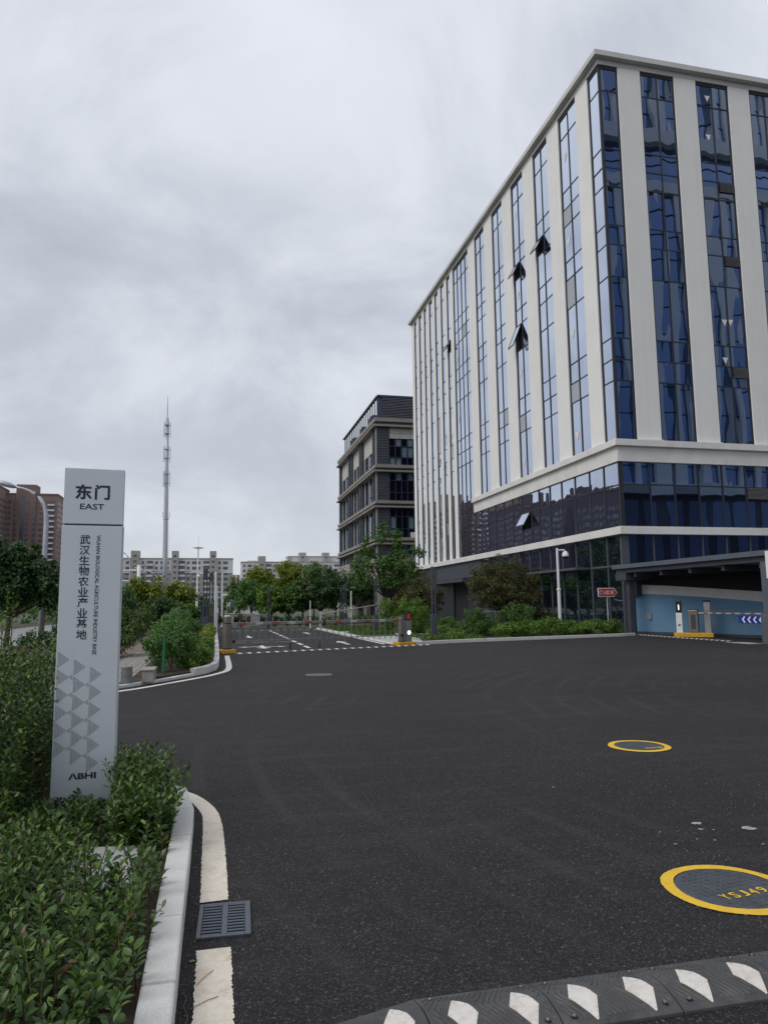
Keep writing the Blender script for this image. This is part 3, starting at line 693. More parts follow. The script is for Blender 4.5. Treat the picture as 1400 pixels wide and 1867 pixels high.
def slatted(x0, x1, z0, z1):
    f = MB().box(x0, Y0 - .045, z0, x1, Y0 - .024, z1).build('louvre', M['black'], B)
    k = max(5, int((z1 - z0) / .062)); h = (z1 - z0) / k
    for i in range(k):
        m = MB(); m.add([(x0 + .02, Y0 - .052, z0 + i * h + .012), (x1 - .02, Y0 - .052, z0 + i * h + .012), (x1 - .02, Y0 - .085, z0 + i * h + .002), (x0 + .02, Y0 - .085, z0 + i * h + .002),
              (x0 + .02, Y0 - .046, z0 + i * h + .036), (x1 - .02, Y0 - .046, z0 + i * h + .036), (x1 - .02, Y0 - .079, z0 + i * h + .022), (x0 + .02, Y0 - .079, z0 + i * h + .022)],
              [(0, 1, 2, 3), (4, 7, 6, 5), (0, 4, 5, 1), (1, 5, 6, 2), (2, 6, 7, 3), (3, 7, 4, 0)])
        m.build('slat', M['louvre_slat'], f)
M['louvre_slat'] = plain('louvre_slat', (0.16, 0.16, 0.17), 0.5)
for q in LOUV: slatted(*q)
# second floor ribbon glazing between band and cornice
yy = [33.5, 35.05, 36.6, 38.3, 40.0, 41.6, 43.2, 44.45, 45.95, 47.5, 49.1, 50.7, 52.2, 53.6, 55.05]
fm = MB()
for i, y in enumerate(yy[:-1]):
    fm.box(X0 - .04, y + (-.02 if i == 0 else -.035), 5.452, X0 + .05, y + (.09 if i == 0 else .035), 8.858)
    if i < 7: fm.box(X0 - .025, y + .09, 7.63, X0 + .04, yy[i + 1] - .036, 7.69)
fm.build('window_frame', M['mullion'], B)
for i in range(len(yy) - 1):
    a, b = yy[i] + .02, yy[i + 1] - .02
    for z0_, z1_ in ((5.46, 7.65), (7.67, 8.85)):
        if i == 7 and z0_ < 6: sash(B, a, b, 6.55, 7.65, 30); z1_ = 6.53
        queue((b - a) * (z1_ - z0_) / (a ** 2) * 30, 'window_pane', pane_mesh_left(a, b, z0_, z1_, X0 + .004, tilt(.7, .6, .003)), M['glass' if i < 7 else 'glass'])
xx = [20.40, 22.08] + [22.08 + 1.455 * k for k in range(1, 17)]
fm = MB()
for i, x in enumerate(xx): fm.box(x - (.05 if i == 0 else .04), Y0 - .04, 5.452, x + (.12 if i == 0 else .04), Y0 + .05, 8.858)
for i in range(len(xx) - 1): fm.box(xx[i] + (.12 if i == 0 else .041), Y0 - .025, 7.65, xx[i + 1] - .041, Y0 + .04, 7.71)
fm.build('window_frame', M['mullion'], B)
for i in range(len(xx) - 1):
    for z0_, z1_ in ((5.46, 7.66), (7.68, 8.85)):
        queue((xx[i + 1] - xx[i]) * (z1_ - z0_) / 33 ** 2 if xx[i] < 31 else 1e-6 / xx[i], 'window_pane', pane_mesh_front(xx[i] + .02, xx[i + 1] - .02, z0_, z1_, Y0 + .004, tilt(.7, .6, .003)), M['glasslow'])
# ground storey: dark glazing, transom, recessed lobby
gy = [33.5, 35.05, 36.8, 38.5, 40.2, 41.8, 43.3, 44.9, 46.5, 48.2, 50.0, 52.0, 54.0]
fm = MB()
for i, y in enumerate(gy): fm.box(X0 - .05, y - (.0 if i == 0 else .04), 0.1, X0 + .05, y + (.25 if i == 0 else .04), 5.045)
for i in range(len(gy) - 1): fm.box(X0 - .03, gy[i] + .26 if i == 0 else gy[i] + .041, 3.42, X0 + .04, gy[i + 1] - .041, 3.52)
fm.build('ground_frame', M['mullion_pale'], B)
for i in range(len(gy) - 1):
    for z0_, z1_ in ((0.12, 3.45), (3.48, 5.04)):
        queue((gy[i + 1] - gy[i]) * (z1_ - z0_) / (gy[i] ** 2) * 30, 'shopfront_pane', pane_mesh_left(gy[i] + .02, gy[i + 1] - .02, z0_, z1_, X0 + .006, tilt(.7, .8, .003)), M['glasslow'])
gx_ = [20.35] + [22.08 + 1.455 * k for k in range(0, 17)]
fm = MB()
for i, x in enumerate(gx_): fm.box(x - (.05 if i == 0 else .04), Y0 - .05, 0.0, x + (.30 if i == 0 else .04), Y0 + .05, 5.045)
fm.build('ground_frame', M['mullion_pale'], B)
for i in range(len(gx_) - 1):
    queue((gx_[i + 1] - gx_[i]) * 2 / 33 ** 2 if gx_[i] < 31 else 1e-6 / gx_[i], 'shopfront_pane', pane_mesh_front(gx_[i] + .02, gx_[i + 1] - .02, 0.0, 5.04, Y0 + .006, tilt(.7, .8, .003)), M['glasslow'])
MB().box(X0 - .06, 54.05, 3.75, X0 + .1, 65.6, 5.04).build('fascia_panel', M['darkmetal'], B)
MB().box(X0 - 1.1, 55.6, 3.35, X0 - .061, 66.0, 3.62).build('entrance_canopy', M['darkmetal'], B)
MB().box(X0 - .9, 37.0, 3.40, X0 - .055, 44.6, 3.53).build('entrance_canopy', M['mullion_pale'], B)
MB().box(X0 - .03, 54.05, 0.05, X0 + .1, 57.3, 3.748).build('lobby_wall', M['lobby'], B)
MB().box(X0 + .12, 57.31, 0.05, X0 + .2, 61.0, 3.748).build('lobby_door', M['dark'], B)
MB().box(X0 - .03, 61.01, 0.05, X0 + .1, 73.0, 3.748).build('lobby_wall', M['lobby'], B)
MB().box(X0 - .03, 65.61, 3.75, X0 + .1, 73.0, 5.04).build('lobby_wall', M['lobby'], B)
# the 300 panes that show largest are parts; the rest of the glazing is one part each
panes.sort(key=lambda q: -q[0]); rest = {}
nper = {}
for s_, nme, mb, mat in panes:
    nper[nme] = nper.get(nme, 0) + 1
    if nper[nme] <= 300 and s_ > 1e-5: mb.build(nme, mat, B)
    else: rest.setdefault(nme, MB()).add(mb.v, mb.f)
for nme, mb in rest.items(): mb.build(nme, M['glass' if nme == 'window_pane' else 'glasslow'], B, 'stuff')
# fire-access triangles stuck on the panes
M['tri'] = plain('window_sticker', (0.72, 0.69, 0.69), 0.6)
def tri_left(y, z): MB().add([(X0 - .012, y + .25, z + .25), (X0 - .012, y - .25, z + .25), (X0 - .012, y, z - .28), (X0 - .008, y + .25, z + .25), (X0 - .008, y - .25, z + .25), (X0 - .008, y, z - .28)], [(0, 2, 1), (3, 4, 5), (0, 1, 4, 3), (1, 2, 5, 4), (2, 0, 3, 5)]).build('access_sticker', M['tri'], B)
def tri_front(x, z, s=.18): MB().add([(x - s, Y0 - .012, z + s), (x + s, Y0 - .012, z + s), (x, Y0 - .012, z - s * 1.1), (x - s, Y0 - .008, z + s), (x + s, Y0 - .008, z + s), (x, Y0 - .008, z - s * 1.1)], [(0, 2, 1), (3, 4, 5), (0, 1, 4, 3), (1, 2, 5, 4), (2, 0, 3, 5)]).build('access_sticker', M['tri'], B)
for y, zs in ((37.75, (28.55, 23.1, 17.35, 11.2)), (45.3, (28.95, 22.97, 17.3, 11.1)), (58.55, (22.75, 17.4))):
    for z in zs: tri_left(y, z)
for x, z in ((27.25, 30.5), (27.15, 28.05), (27.32, 16.95), (27.70, 16.97), (27.2, 14.75)): tri_front(x, z)

# ------------------------------------------------------------------ the grey laboratory block behind it
LX, LY, LE = 20.4, 92.0, 122.0
L = thing('laboratory_building', 'grey five storey block with beige floor bands and louvre panels, beyond the glass office', 'building', (LX, LY, 0))
MB().box(LX + .6, LY + .6, 0, 60, LE - .3, 25.2).build('core_wall', M['dark'], L)
def lring(name, z0, z1, out, mat, y1=LE):
    m = MB(); m.prism([(LX - out, LY - out), (60, LY - out), (60, LY + .8), (LX + .8, LY + .8), (LX + .8, y1), (LX - out, y1)], z0, z1); return m.build(name, mat, L, bevel=.02)
for z0, z1 in ((25.05, 25.32), (18.95, 19.18), (14.2, 14.43), (9.35, 9.58)): lring('floor_band', z0, z1, .45, M['beigeband'])
for z0, z1 in ((25.323, 25.75), (19.183, 19.52), (14.433, 14.75), (9.583, 9.9)): lring('shaded_recess', z0, z1, .02, M['slategrey'])  # shadow between the band lips, put in as dark slate colour
for z0, z1 in ((25.753, 26.25), (19.523, 19.95), (14.753, 15.15), (9.903, 10.3)): lring('floor_band', z0, z1, .26, M['beigeband'])
FL = [(19.953, 24.997), (15.153, 18.947), (10.303, 14.197), (7.8, 9.347)]
# front: louvre panel at the corner, then a wide window under a pale panel
for i, (z0, z1) in enumerate(FL):
    lp = MB().box(LX + .06, LY + .05, z0, LX + 1.75, LY + .5, z1).build('louvre_panel', M['slategrey'], L)
    k = int((z1 - z0) / .34); m = MB()
    for j in range(k): m.box(LX + .08, LY - .0, z0 + j * (z1 - z0) / k + .04, LX + 1.73, LY + .048, z0 + j * (z1 - z0) / k + .22)
    m.build('louvre_slat', M['slategrey'], lp, 'stuff')
    top = z1
    for u in range(3):
        xa = LX + 1.80 + u * 6.2; xb = xa + 5.7
        if i == 0:
            for a in range(4):
                for b_ in range(2):
                    w = (xb - xa) / 4; MB().box(xa + a * w + .02, LY + .1, 23.55 + b_ * .72 + .02, xa + (a + 1) * w - .02, LY + .5, 23.55 + (b_ + 1) * .72 - .02).build('wall_panel', M['palepanel'], L)
            top = 23.5
        fm = MB(); nx = 7; w = (xb - xa) / nx; H = top - z0
        for a in range(nx + 1): fm.box(max(xa, xa + a * w - .06), LY + .10, z0, min(xb, xa + a * w + .06), LY + .28, top)
        rows = [z0, z0 + H * .30, z0 + H * .72, top]
        for z in rows[1:3]:
            for a in range(nx): fm.box(xa + a * w + .061, LY + .12, z - .06, xa + (a + 1) * w - .061, LY + .26, z + .06)
        wf = fm.build('window_frame', M['fence'], L)
        for a in range(nx):
            for b_ in range(3):
                dk = rnd.random() < (.3 if i == 0 else .62)
                MB().box(xa + a * w + .03, LY + .22, rows[b_] + .03, xa + (a + 1) * w - .03, LY + .24, rows[b_ + 1] - .03).build('pane', M['glasslow' if dk else 'curtain'], wf)
        MB().box(xb, LY + .06, z0, xb + .5, LY + .5, z1).build('wall_pier', M['slategrey'], L)
# left face: slim double columns, recessed windows, pale spandrels on the top floor
cols = [(92.6, 93.3), (94.2, 94.6), (102.0, 102.5), (103.4, 104.2), (110.4, 111.0), (112.3, 113.2), (120.8, 121.9)]
for i, (z0, z1) in enumerate(FL):
    MB().box(LX + .02, LY + .06, z0, LX + .4, LY + .55, z1).build('corner_column', M['greystone'], L)
    for a, b in cols: MB().box(LX + .0, a, z0, LX + .6, b, z1).build('column', M['slategrey' if a > 119 else 'darkmetal'], L)
    for a, b in ((94.65, 101.95), (104.25, 110.35), (113.25, 120.7)):
        top = z1
        if i == 0:
            MB().box(LX + .35, a, 22.4, LX + .55, b, z1).build('wall_panel', M['palepanel'], L); top = 22.38
        n = 5; w = (b - a) / n; fm = MB()
        for j in range(n + 1): fm.box(LX + .40, max(a, a + j * w - .08), z0, LX + .58, min(b, a + j * w + .08), top)
        for j in range(n): fm.box(LX + .42, a + j * w + .081, z0 + (top - z0) * .33 - .06, LX + .56, a + (j + 1) * w - .081, z0 + (top - z0) * .33 + .06)
        wf = fm.build('window_frame', M['fence'], L)
        for j in range(n):
            MB().box(LX + .5, a + j * w + .05, z0 + .02, LX + .52, a + (j + 1) * w - .05, top - .02).build('pane', M['glasslow' if (j + i) % 2 else 'glass2'], wf)
            if j % 2 == 0: MB().box(LX + .24, a + j * w + .6, z0 + .02, LX + .39, a + j * w + .76, top - .02).build('fin', M['palepanel'], wf)
# stone base storey
for a, b in ((92.05, 93.5), (99.5, 101.5), (108, 109.5), (116, 118), (120.5, 122)): MB().box(LX + .05, a, 0, LX + .7, b, 7.797).build('base_pier', M['greystone'], L)
MB().box(LX + .1, 93.5, 5.0, LX + .65, 120.5, 7.79).build('base_wall', M['greystone'], L)
for k in range(8): MB().box(LX + .06 + k * 4.6, LY + .1, 0, LX + 1.6 + k * 4.6, LY + .6, 7.797).build('base_pier', M['greystone'], L)
MB().box(LX + .1, LY + .15, 5.2, 57, LY + .58, 7.79).build('base_wall', M['greystone'], L)
MB().box(LX - 3.2, 95.0, 4.3, LX + .04, 104.5, 7.0).build('porch_wall', M['greystone'], L)
for y in (95.0, 103.6): MB().box(LX - 3.2, y, 0, LX - 2.4, y + .9, 4.297).build('porch_pier', M['greystone'], L)
MB().box(LX - 2.3, 97.3, 0, LX - 1.9, 100.8, 1.9).build('porch_wall', M['greystone'], L)
# roof screen of slim posts and louvres
M['screenback'] = plain('screen_back', (0.05, 0.06, 0.12), 0.4, var=.3, scale=.5)
M['screenslat'] = plain('screen_slat', (0.16, 0.165, 0.20), 0.5, var=.3, scale=.6, stretch=(1, 1, 3))
sc = MB().box(LX + .3, LY + .2, 26.253, 60, LY + .4, 29.2).build('roof_screen', M['screenback'], L)
m = MB()
for j in range(13): m.box(LX + .9, LY + .02, 26.4 + j * .215, 59, LY + .198, 26.4 + j * .215 + .08)
m.build('screen_slat', M['screenslat'], sc, 'stuff')
MB().box(LX + .2, LY + .0, 29.203, 60, LY + .5, 29.45).build('screen_rail', M['darkmetal'], L)
MB().box(LX + .1, LY + .5, 29.203, LX + .5, 118.5, 29.40).build('screen_rail', M['darkmetal'], L)
y = LY + .5
while y < 118.5:
    MB().box(LX + .22, y, 26.253, LX + .36, y + .13, 29.2).build('screen_post', M['darkmetal'], L); y += 1.55
for a, b in ((100, 102.6), (107, 109), (114.5, 118)): MB().box(LX + 1.2, a, 26.2, LX + 4, b, 28.8).build('plant_box', M['slategrey'], L)
for x in (24.9, 27.4): tag(MB().box(x, LY - .42, 10.305, x + 1.1, LY - .02, 11.0).build('air_conditioner', M['white'], L), '', '') if False else MB().box(x, LY - .21, 10.305, x + 1.1, LY - .0, 11.0).build('air_conditioner', M['white'], L)

# ------------------------------------------------------------------ far apartment slabs, brown towers, masts
def slab(label, X, Y, ztop, towers, steps, zbase=0, dep=14, white_from=19.6, fh=2.9, name='apartment_block', x_end=None):
    x0, x1 = X
    t = thing(name, label, 'building', (x0, Y, 0))
    MB().box(x0, Y, 0, x1, Y + dep, white_from - .003).build('lower_wall', M['aptbeige'], t)
    MB().box(x0, Y, white_from, x1, Y + dep, ztop).build('upper_wall', M['aptwhite'], t)
    MB().box(x0 - .2, Y - .25, ztop + .003, x1 + .2, Y + dep, ztop + .55).build('parapet', M['aptgrey'], t)
    MB().box(x0 - .1, Y - .3, white_from - .3, x1 + .1, Y - .003, white_from + .1).build('string_course', M['aptwhite'], t)
    for a, b, zt in towers:
        st = MB().box(a, Y - 1.8, 0, b, Y + 5, zt).build('stair_tower', M['aptgrey'], t)
        m = MB(); z = 1.6
        while z < zt - 3:
            m.box(a + (b - a) * .3, Y - 1.86, z, b - (b - a) * .3, Y - 1.803, z + 1.2); z += fh
        m.build('window', M['aptwin'], st, 'stuff')
    for a, b, zt in steps: MB().box(a, Y + 1, ztop, b, Y + 9, zt).build('penthouse', M['aptwhite'], t)
    mw = MB(); ms = MB(); mb = MB(); nf = int(ztop / fh); x = x0 + 1.1; k = 0
    while x < x1 - 2:
        if any(a - 1.2 < x + 1.0 < b + 1.2 for a, b, _ in towers): x += 1.2; continue
        wide = (1.3, 2.4, 1.0, 3.0)[k % 4]; off = .0
        for fl in range(nf):
            z = fl * fh + .9
            if k % 4 == 3:
                mb.box(x - .15, Y - 1.1, z - .9, x + wide + .15, Y - .003, z + .15)
                mw.box(x, Y - .9, z + .16, x + wide, Y - .5, z + 1.7)
            else:
                mw.box(x, Y - .06, z, x + wide, Y - .003, z + 1.5)
                if rnd.random() < .35: ms.box(x + .2, Y - .75, z - .75, x + 1.2, Y - .065, z - .05)
        x += wide + (1.25, .9, 1.6, 1.1)[k % 4]; k += 1
    mw.build('window', M['aptwin'], t, 'stuff'); mb.build('balcony', M['aptwhite'], t, 'stuff')
    if ms.v: ms.build('wall_box', M['aptwhite'], t, 'stuff')
    return t
slab('long beige and white apartment slab with three stair towers, behind the radio mast', (-62, 9.0), 400, 26.8, [(-43.2, -39.0, 31), (-22.7, -19.3, 31), (-3.2, .3, 31)], [])
slab('stepped white and beige apartment slab above the row of trees', (14.4, 84), 430, 26.8, [(24.0, 28.3, 30.4), (41.5, 43.5, 30.2)], [(18, 23.5, 28.0)], white_from=18)
slab('taller beige apartment block rising behind the stepped white slab', (43.6, 84), 452, 31.6, [(50.3, 54.5, 34.2), (65, 69.0, 34.2)], [], white_from=24)
t = thing('apartment_block', 'small orange apartment block in the gap between the two pale slabs', 'building', (11.3, 500, 0))
MB().box(11.3, 500, 0, 16.0, 512, 22.6).build('wall', M['orange'], t); m = MB()
for fl in range(7):
    for xx_ in (12.0, 14.0): m.box(xx_, 499.94, 1 + fl * 2.95, xx_ + 1.2, 499.997, 2.5 + fl * 2.95)
m.build('window', M['aptwin'], t, 'stuff')
t = thing('low_building', 'low white building with a flat roof seen through the gap beyond the gate', 'building', (2.4, 150, 0))
MB().box(2.4, 150, 0, 9, 158, 3.6).build('wall', M['aptwhite'], t); MB().box(1.2, 149.2, 3.603, 9.5, 158, 4.1).build('roof', M['whitepaint'], t)
for k in range(3): MB().box(3.0 + k * 2, 149.94, .9, 4.4 + k * 2, 149.997, 2.6).build('window', M['aptwin'], t)

M['brickshade'] = plain('shaded_brick', (0.085, 0.068, 0.080), 0.85, var=0.12, scale=0.15)  # brick of the mirrored towers, their shaded side put into the colour
def tower(label, x0, x1, y0, y1, h, core=None, white_balc=False, name='brick_tower', wall='brick'):
    t = thing(name, label, 'building', (x0, y0, 0))
    MB().box(x0, y0, 0, x1, y1, h).build('wall', M[wall], t)
    MB().box(x0 - .3, y0 - .3, h + .003, x1 + .3, y1 + .3, h + .8).build('parapet', M['brickdark'], t)
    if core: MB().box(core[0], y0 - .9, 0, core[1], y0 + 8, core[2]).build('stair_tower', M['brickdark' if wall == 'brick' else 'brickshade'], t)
    m = MB(); nf = int((h - 3) / 2.9); x = x0 + 1.2
    wx1 = x1 - 5.2 if white_balc else x1 - 1
    k = 0
    while x < wx1:
        yf = y0 - .9 if core and core[0] - .3 < x + .7 < core[1] + .3 else y0
        for fl in range(nf):
            m.box(x, yf - .06, fl * 2.9 + 1.1, x + (1.5 if k % 3 else 2.0), yf - .003, fl * 2.9 + 2.65)
        x += (2.6, 3.4, 2.9)[k % 3]; k += 1
    yv = y0 + 1.5
    while yv < y1 - 2:      # the flanks too
        for fl in range(nf):
            m.box(x1 + .003, yv, fl * 2.9 + 1.1, x1 + .06, yv + 1.5, fl * 2.9 + 2.65)
        yv += 3.2
    m.build('window', M['brickwin'], t, 'stuff')
    if core:
        m = MB(); m.box(core[0] + 2.6, y0 - .98, 3, core[0] + 4.3, y0 - .903, core[2] - 6); m.build('stair_window', M['brickwin'], t)
    if white_balc:
        m = MB(); mw = MB()
        for fl in range(nf): m.box(x1 - 4.6, y0 - 1.2, fl * 2.9 + .2, x1 - 1.3, y0 - .003, fl * 2.9 + 1.05); mw.box(x1 - 4.5, y0 - .1, fl * 2.9 + 1.06, x1 - 1.4, y0 - .004, fl * 2.9 + 2.9)
        m.build('balcony', M['aptwhite'], t, 'stuff'); mw.build('balcony_window', M['brickwin'], t, 'stuff')
    return t
tower('brown brick high-rise with a column of white balconies, behind the dark tree at the left', -110, -82.2, 410, 428, 61.0, (-102.3, -92.6, 66.3), True)
tower('darker brown high-rise showing as a narrow strip behind the sign pillar', -83.2, -64, 470, 488, 47.5)
tower('brown brick high-rise cut by the left edge of the picture, with white balcony ends', -139, -107.2, 395, 415, 63.0, None, True)
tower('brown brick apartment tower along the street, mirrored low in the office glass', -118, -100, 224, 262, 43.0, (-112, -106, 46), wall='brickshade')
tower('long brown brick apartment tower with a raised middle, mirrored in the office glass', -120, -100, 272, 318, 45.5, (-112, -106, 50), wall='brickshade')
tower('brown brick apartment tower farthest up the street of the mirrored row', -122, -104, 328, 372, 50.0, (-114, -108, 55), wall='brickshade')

# the office tower across the forecourt, seen mirrored in the blue front
T_ = thing('office_tower', 'tall white-piered office tower across the forecourt, seen mirrored in the blue glass front', 'building', (44, -12, 0))
MB().box(44, -40, 15.6, 84, -12, 82).build('glass_wall', M['glass'], T_); MB().box(44, -40, 0, 84, -12.05, 15.59).build('base_wall', M['slategrey'], T_)
for k_ in range(12): MB().box(44.5 + k_ * 3.3, -12.045, 1, 46.8 + k_ * 3.3, -12.0, 14).build('base_glazing', M['glasslow'], T_)
x = 44.0
while x < 83:
    MB().box(x, -11.997, 16, x + 1.25, -11.4, 55).build('pier', M['pier'], T_); MB().box(x, -11.997, 63.2, x + 1.25, -11.4, 82).build('pier', M['pier'], T_); x += 2.9
MB().box(43.5, -11.996, 61.2, 84.5, -10.9, 63.197).build('floor_band', M['band'], T_); MB().box(43.5, -11.996, 55.003, 84.5, -11.2, 56.4).build('floor_band', M['band'], T_)
MB().box(43.5, -11.996, 14.7, 84.5, -10.9, 15.99).build('floor_band', M['band'], T_)
for z in np.arange(18.2, 82, 3.4):
    MB().box(44, -11.995, z, 84, -11.9, z + .12).build('transom', M['mullion'], T_)

t = thing('radio_mast', 'tall tapering grey radio mast with three tiers of antenna panels and a top spike', 'mast', (-10.45, 160, 0))
MB().tube([(-10.35, 160, 0), (-10.45, 160, 12), (-10.62, 160, 30), (-10.78, 160, 42.2)], [.62, .52, .40, .34], 12).build('pole', M['silver'], t, smooth=True)
MB().tube([(-10.78, 160, 42.1), (-10.78, 160, 47)], [.12, .05], 6).build('spike', M['silver'], t)
for zc in (39.6, 34.2, 28.8, 21.0):
    n = 5 if zc > 25 else 4; hh = 1.7 if zc > 25 else .6; cx_ = -10.78 + (42.2 - zc) * .0125
    fmr = MB(); fmr.lathe([(.56, 0), (.60, 0), (.60, .10), (.56, .10)], (cx_, 160, zc - .9), 12); fr_ = fmr.build('antenna_ring', M['silver'], t)
    if zc > 25: MB().lathe([(.56, 0), (.60, 0), (.60, .10), (.56, .10)], (cx_, 160, zc + 1.0), 12).build('antenna_ring', M['silver'], t)
    for k in range(n):
        a = k * 2 * math.pi / n + .3
        MB().rbox((cx_ + .72 * math.cos(a), 160 + .72 * math.sin(a), zc), (.07, .13, hh * 2), a).build('antenna_panel', M['silver'], fr_)
m = MB()
for k in range(34): m.box(-9.95 - k * .012, 159.9, 10 + k * .5, -9.55 - k * .012, 159.98, 10.06 + k * .5)
m.build('climbing_rung', M['silver'], t, 'stuff')
t = thing('high_mast_light', 'slim white high-mast light with a disc of floodlights on top, before the apartment slab', 'lamp post', (-3.5, 150, 0))
MB().tube([(-3.55, 150, 0), (-3.47, 150, 13.3)], [.24, .11], 8).build('pole', M['white'], t); MB().tube([(-3.47, 150, 13.3), (-3.45, 150, 15.6)], .035, 5).build('spike', M['white'], t)
MB().lathe([(.15, 0), (.75, .1), (.75, .25), (.15, .32)], (-3.47, 150, 13.15), 12).build('lamp_ring', M['silver'], t)
for k in range(6): MB().rbox((-3.47 + .85 * math.cos(k * math.pi / 3), 150 + .85 * math.sin(k * math.pi / 3), 13.28), (.34, .22, .16), k * math.pi / 3).build('floodlight', M['silver'], t)
t = thing('sign_gantry', 'white steel road sign gantry with two horizontal arms, right of the sign pillar', 'gantry', (-5.85, 60, 0))
MB().tube([(-5.85, 60, 0), (-5.85, 60, 4.9)], [.18, .155], 10).build('post', M['white'], t, smooth=True)
for z in (4.47, 3.66): MB().tube([(-5.55, 60, z + .02), (-6.2, 60, z), (-9.6, 60, z - .05)], [.06, .07, .055], 8).build('arm', M['white'], t)
MB().box(-9.5, 59.9, 3.0, -7.9, 59.96, 5.0).build('sign_board', M['blue'], t)

def street_lamp(label, base, top, r, reach, name='street_lamp', drop=.6):
    b = Vector(base); t = thing(name, label, 'street lamp', base, 0, 'white street lamps along the street')
    R_ = reach; pts = [b, b + Vector((0, 0, (top - b.z) * .55)), b + Vector((0, 0, top - b.z - 1.5))]
    q_ = [(.05, -1.15), (.16, -.78), (.33, -.50), (.56, -.30), (.82, -.17), (1.1, -.07)]
    for dx, dz in q_: pts.append(b + Vector((dx * R_ / 1.45, 0, top - b.z + dz)))
    tip = b + Vector((R_, 0, top - b.z)); pts.append(tip)
    MB().tube(pts, [r * 1.25, r * 1.05, r] + [r * .85 - k * r * .06 for k in range(6)] + [r * .45], 10).build('pole', M['silver'], t, smooth=True)
    h = MB(); d = math.copysign(1, R_)
    h.tube([tip - Vector((d * .05, 0, .02)), tip + Vector((d * .15, 0, .05)), tip + Vector((d * .45, 0, .14)), tip + Vector((d * .8, 0, .24))], [r * .6, r * 1.1, r * 1.2, r * .5], 8)
    h.v = [(x, base[1] + (y - base[1]) * 1.6, z) for x, y, z in h.v]
    h.build('lamp_head', M['silver'], t, smooth=True)
    return t
street_lamp('grey street lamp with a curved arm rising from the dark tree', (-7.66, 36, .0), 7.18, .11, -1.45)
street_lamp('slim street lamp with its arm bending left, just right of the sign pillar', (-7.6, 70, 0), 6.8, .085, -1.3)
street_lamp('low white street lamp with a curved arm reaching towards the sign gantry', (-5.05, 70, 0), 4.98, .085, -1.4)

# ------------------------------------------------------------------ trees and shrubs
tree('broadleaf_tree', 'dark dense tree with a forked trunk at the left edge, below the brown high-rise', 'tree', (-8.35, 33, 0.05),
     [(-8.8, 33, 3.5, 1.3, 1.2, 1.35), (-7.6, 33.2, 3.3, 1.0, 1.1, 1.1), (-6.75, 33.1, 2.7, .75, .9, .95), (-9.8, 33.0, 3.7, 1.1, 1.1, 1.25), (-8.0, 32.8, 2.3, 1.0, 1.0, .7), (-6.9, 33.4, 2.1, .7, .8, .6), (-8.7, 32.5, 2.6, .9, .9, .8)], 17000, .17, 'leaf_dark', .11, 2, 34, .30)
tree('broadleaf_tree', 'dark tree hidden mostly behind the sign pillar, with trunk by the lamp post', 'tree', (-6.6, 35, 0.05),
     [(-6.3, 35, 2.9, .9, 1, .8), (-5.4, 35.4, 2.3, 1, 1, .9), (-4.6, 36, 1.9, .9, 1, .8)], 4500, .15, 'leaf_dark', .09, 1, 26, .26)
for i, (x, y, z, rx, rz, mt, lb) in enumerate([
        (-5.3, 60, 3.0, 1.6, 1.5, 'leaf_yellow', 'round yellow-green tree right of the sign gantry, below the mast'),
        (-2.9, 62, 2.6, 1.3, 1.3, 'leaf_yellow', 'yellow-green tree right of the radio mast foot'),
        (-6.9, 58, 2.2, 1.2, 1.2, 'leaf_mid', 'mid green tree behind the slim street lamp right of the sign pillar')]):
    tree('street_tree', lb, 'tree', (x, y, 0), [(x, y, z, rx, rx, rz), (x - .7, y + .2, z - .4, rx * .7, rx * .7, rz * .7), (x + .6, y - .2, z - .5, rx * .75, rx * .7, rz * .7)], 3600, .24, mt, .1, 1, 22, .28)
for x, y, z, rx, rz, mt, lb in [
        (-4.6, 42, 1.5, 1.2, 1.2, 'leaf_dark', 'dark shrub mass beside the footpath behind the sign pillar'),
        (-3.6, 48, 1.8, 1.2, 1.2, 'leaf_dark', 'dark shrub below the foot of the radio mast'),
        (-2.2, 52, 1.7, 1.1, 1.0, 'leaf_mid', 'green shrub beyond the end of the footpath hedge')]:
    t = thing('shrub', lb, 'shrub', (x, y, 0))
    crown('foliage', [(x, y, z * .75, rx, rx, rz), (x - .6, y, z * .5, rx * .8, rx * .8, rz * .7), (x + .6, y + .2, z * .55, rx * .8, rx * .8, rz * .75)], 3200, .17, M[mt], t, 22, .3)
t = thing('feathery_shrub', 'feathery pale green shrub leaning over the footpath', 'shrub', (-3.0, 25, 0))
crown('foliage', [(-2.75, 25, .95, .55, .6, .55), (-3.2, 25.3, 1.15, .6, .6, .55), (-2.45, 25.6, 1.2, .45, .6, .4), (-3.5, 24.6, .6, .6, .8, .5), (-2.9, 24.4, .6, .5, .5, .4)], 6500, .15, M['leaf_willow'], t, 26, .3, aspect=.22, droop=.6)
t = thing('shrub', 'dark low shrubs along the grassy edge of the footpath, below the feathery shrub', 'shrub', (-3.6, 21, 0))
crown('foliage', [(-3.9, 20.5, .45, .5, 1.5, .45), (-3.7, 23.5, .45, .4, 1.5, .5)], 5000, .09, M['leaf_mid'], t, 30, .3)
t = thing('hedge', 'dark hedge behind the street lamp post and forked tree, at the far left', 'hedge', (-7, 39, 0))
crown('foliage', [(-6.0, 39, .9, 1.0, .8, .9), (-7.4, 39.5, .8, .8, .8, .8), (-5.0, 40, .9, .9, .8, .9), (-4.0, 38, .8, .8, .8, .8), (-6.8, 31, .4, .8, .7, .4)], 8000, .11, M['leaf_dark'], t, 30, .28)
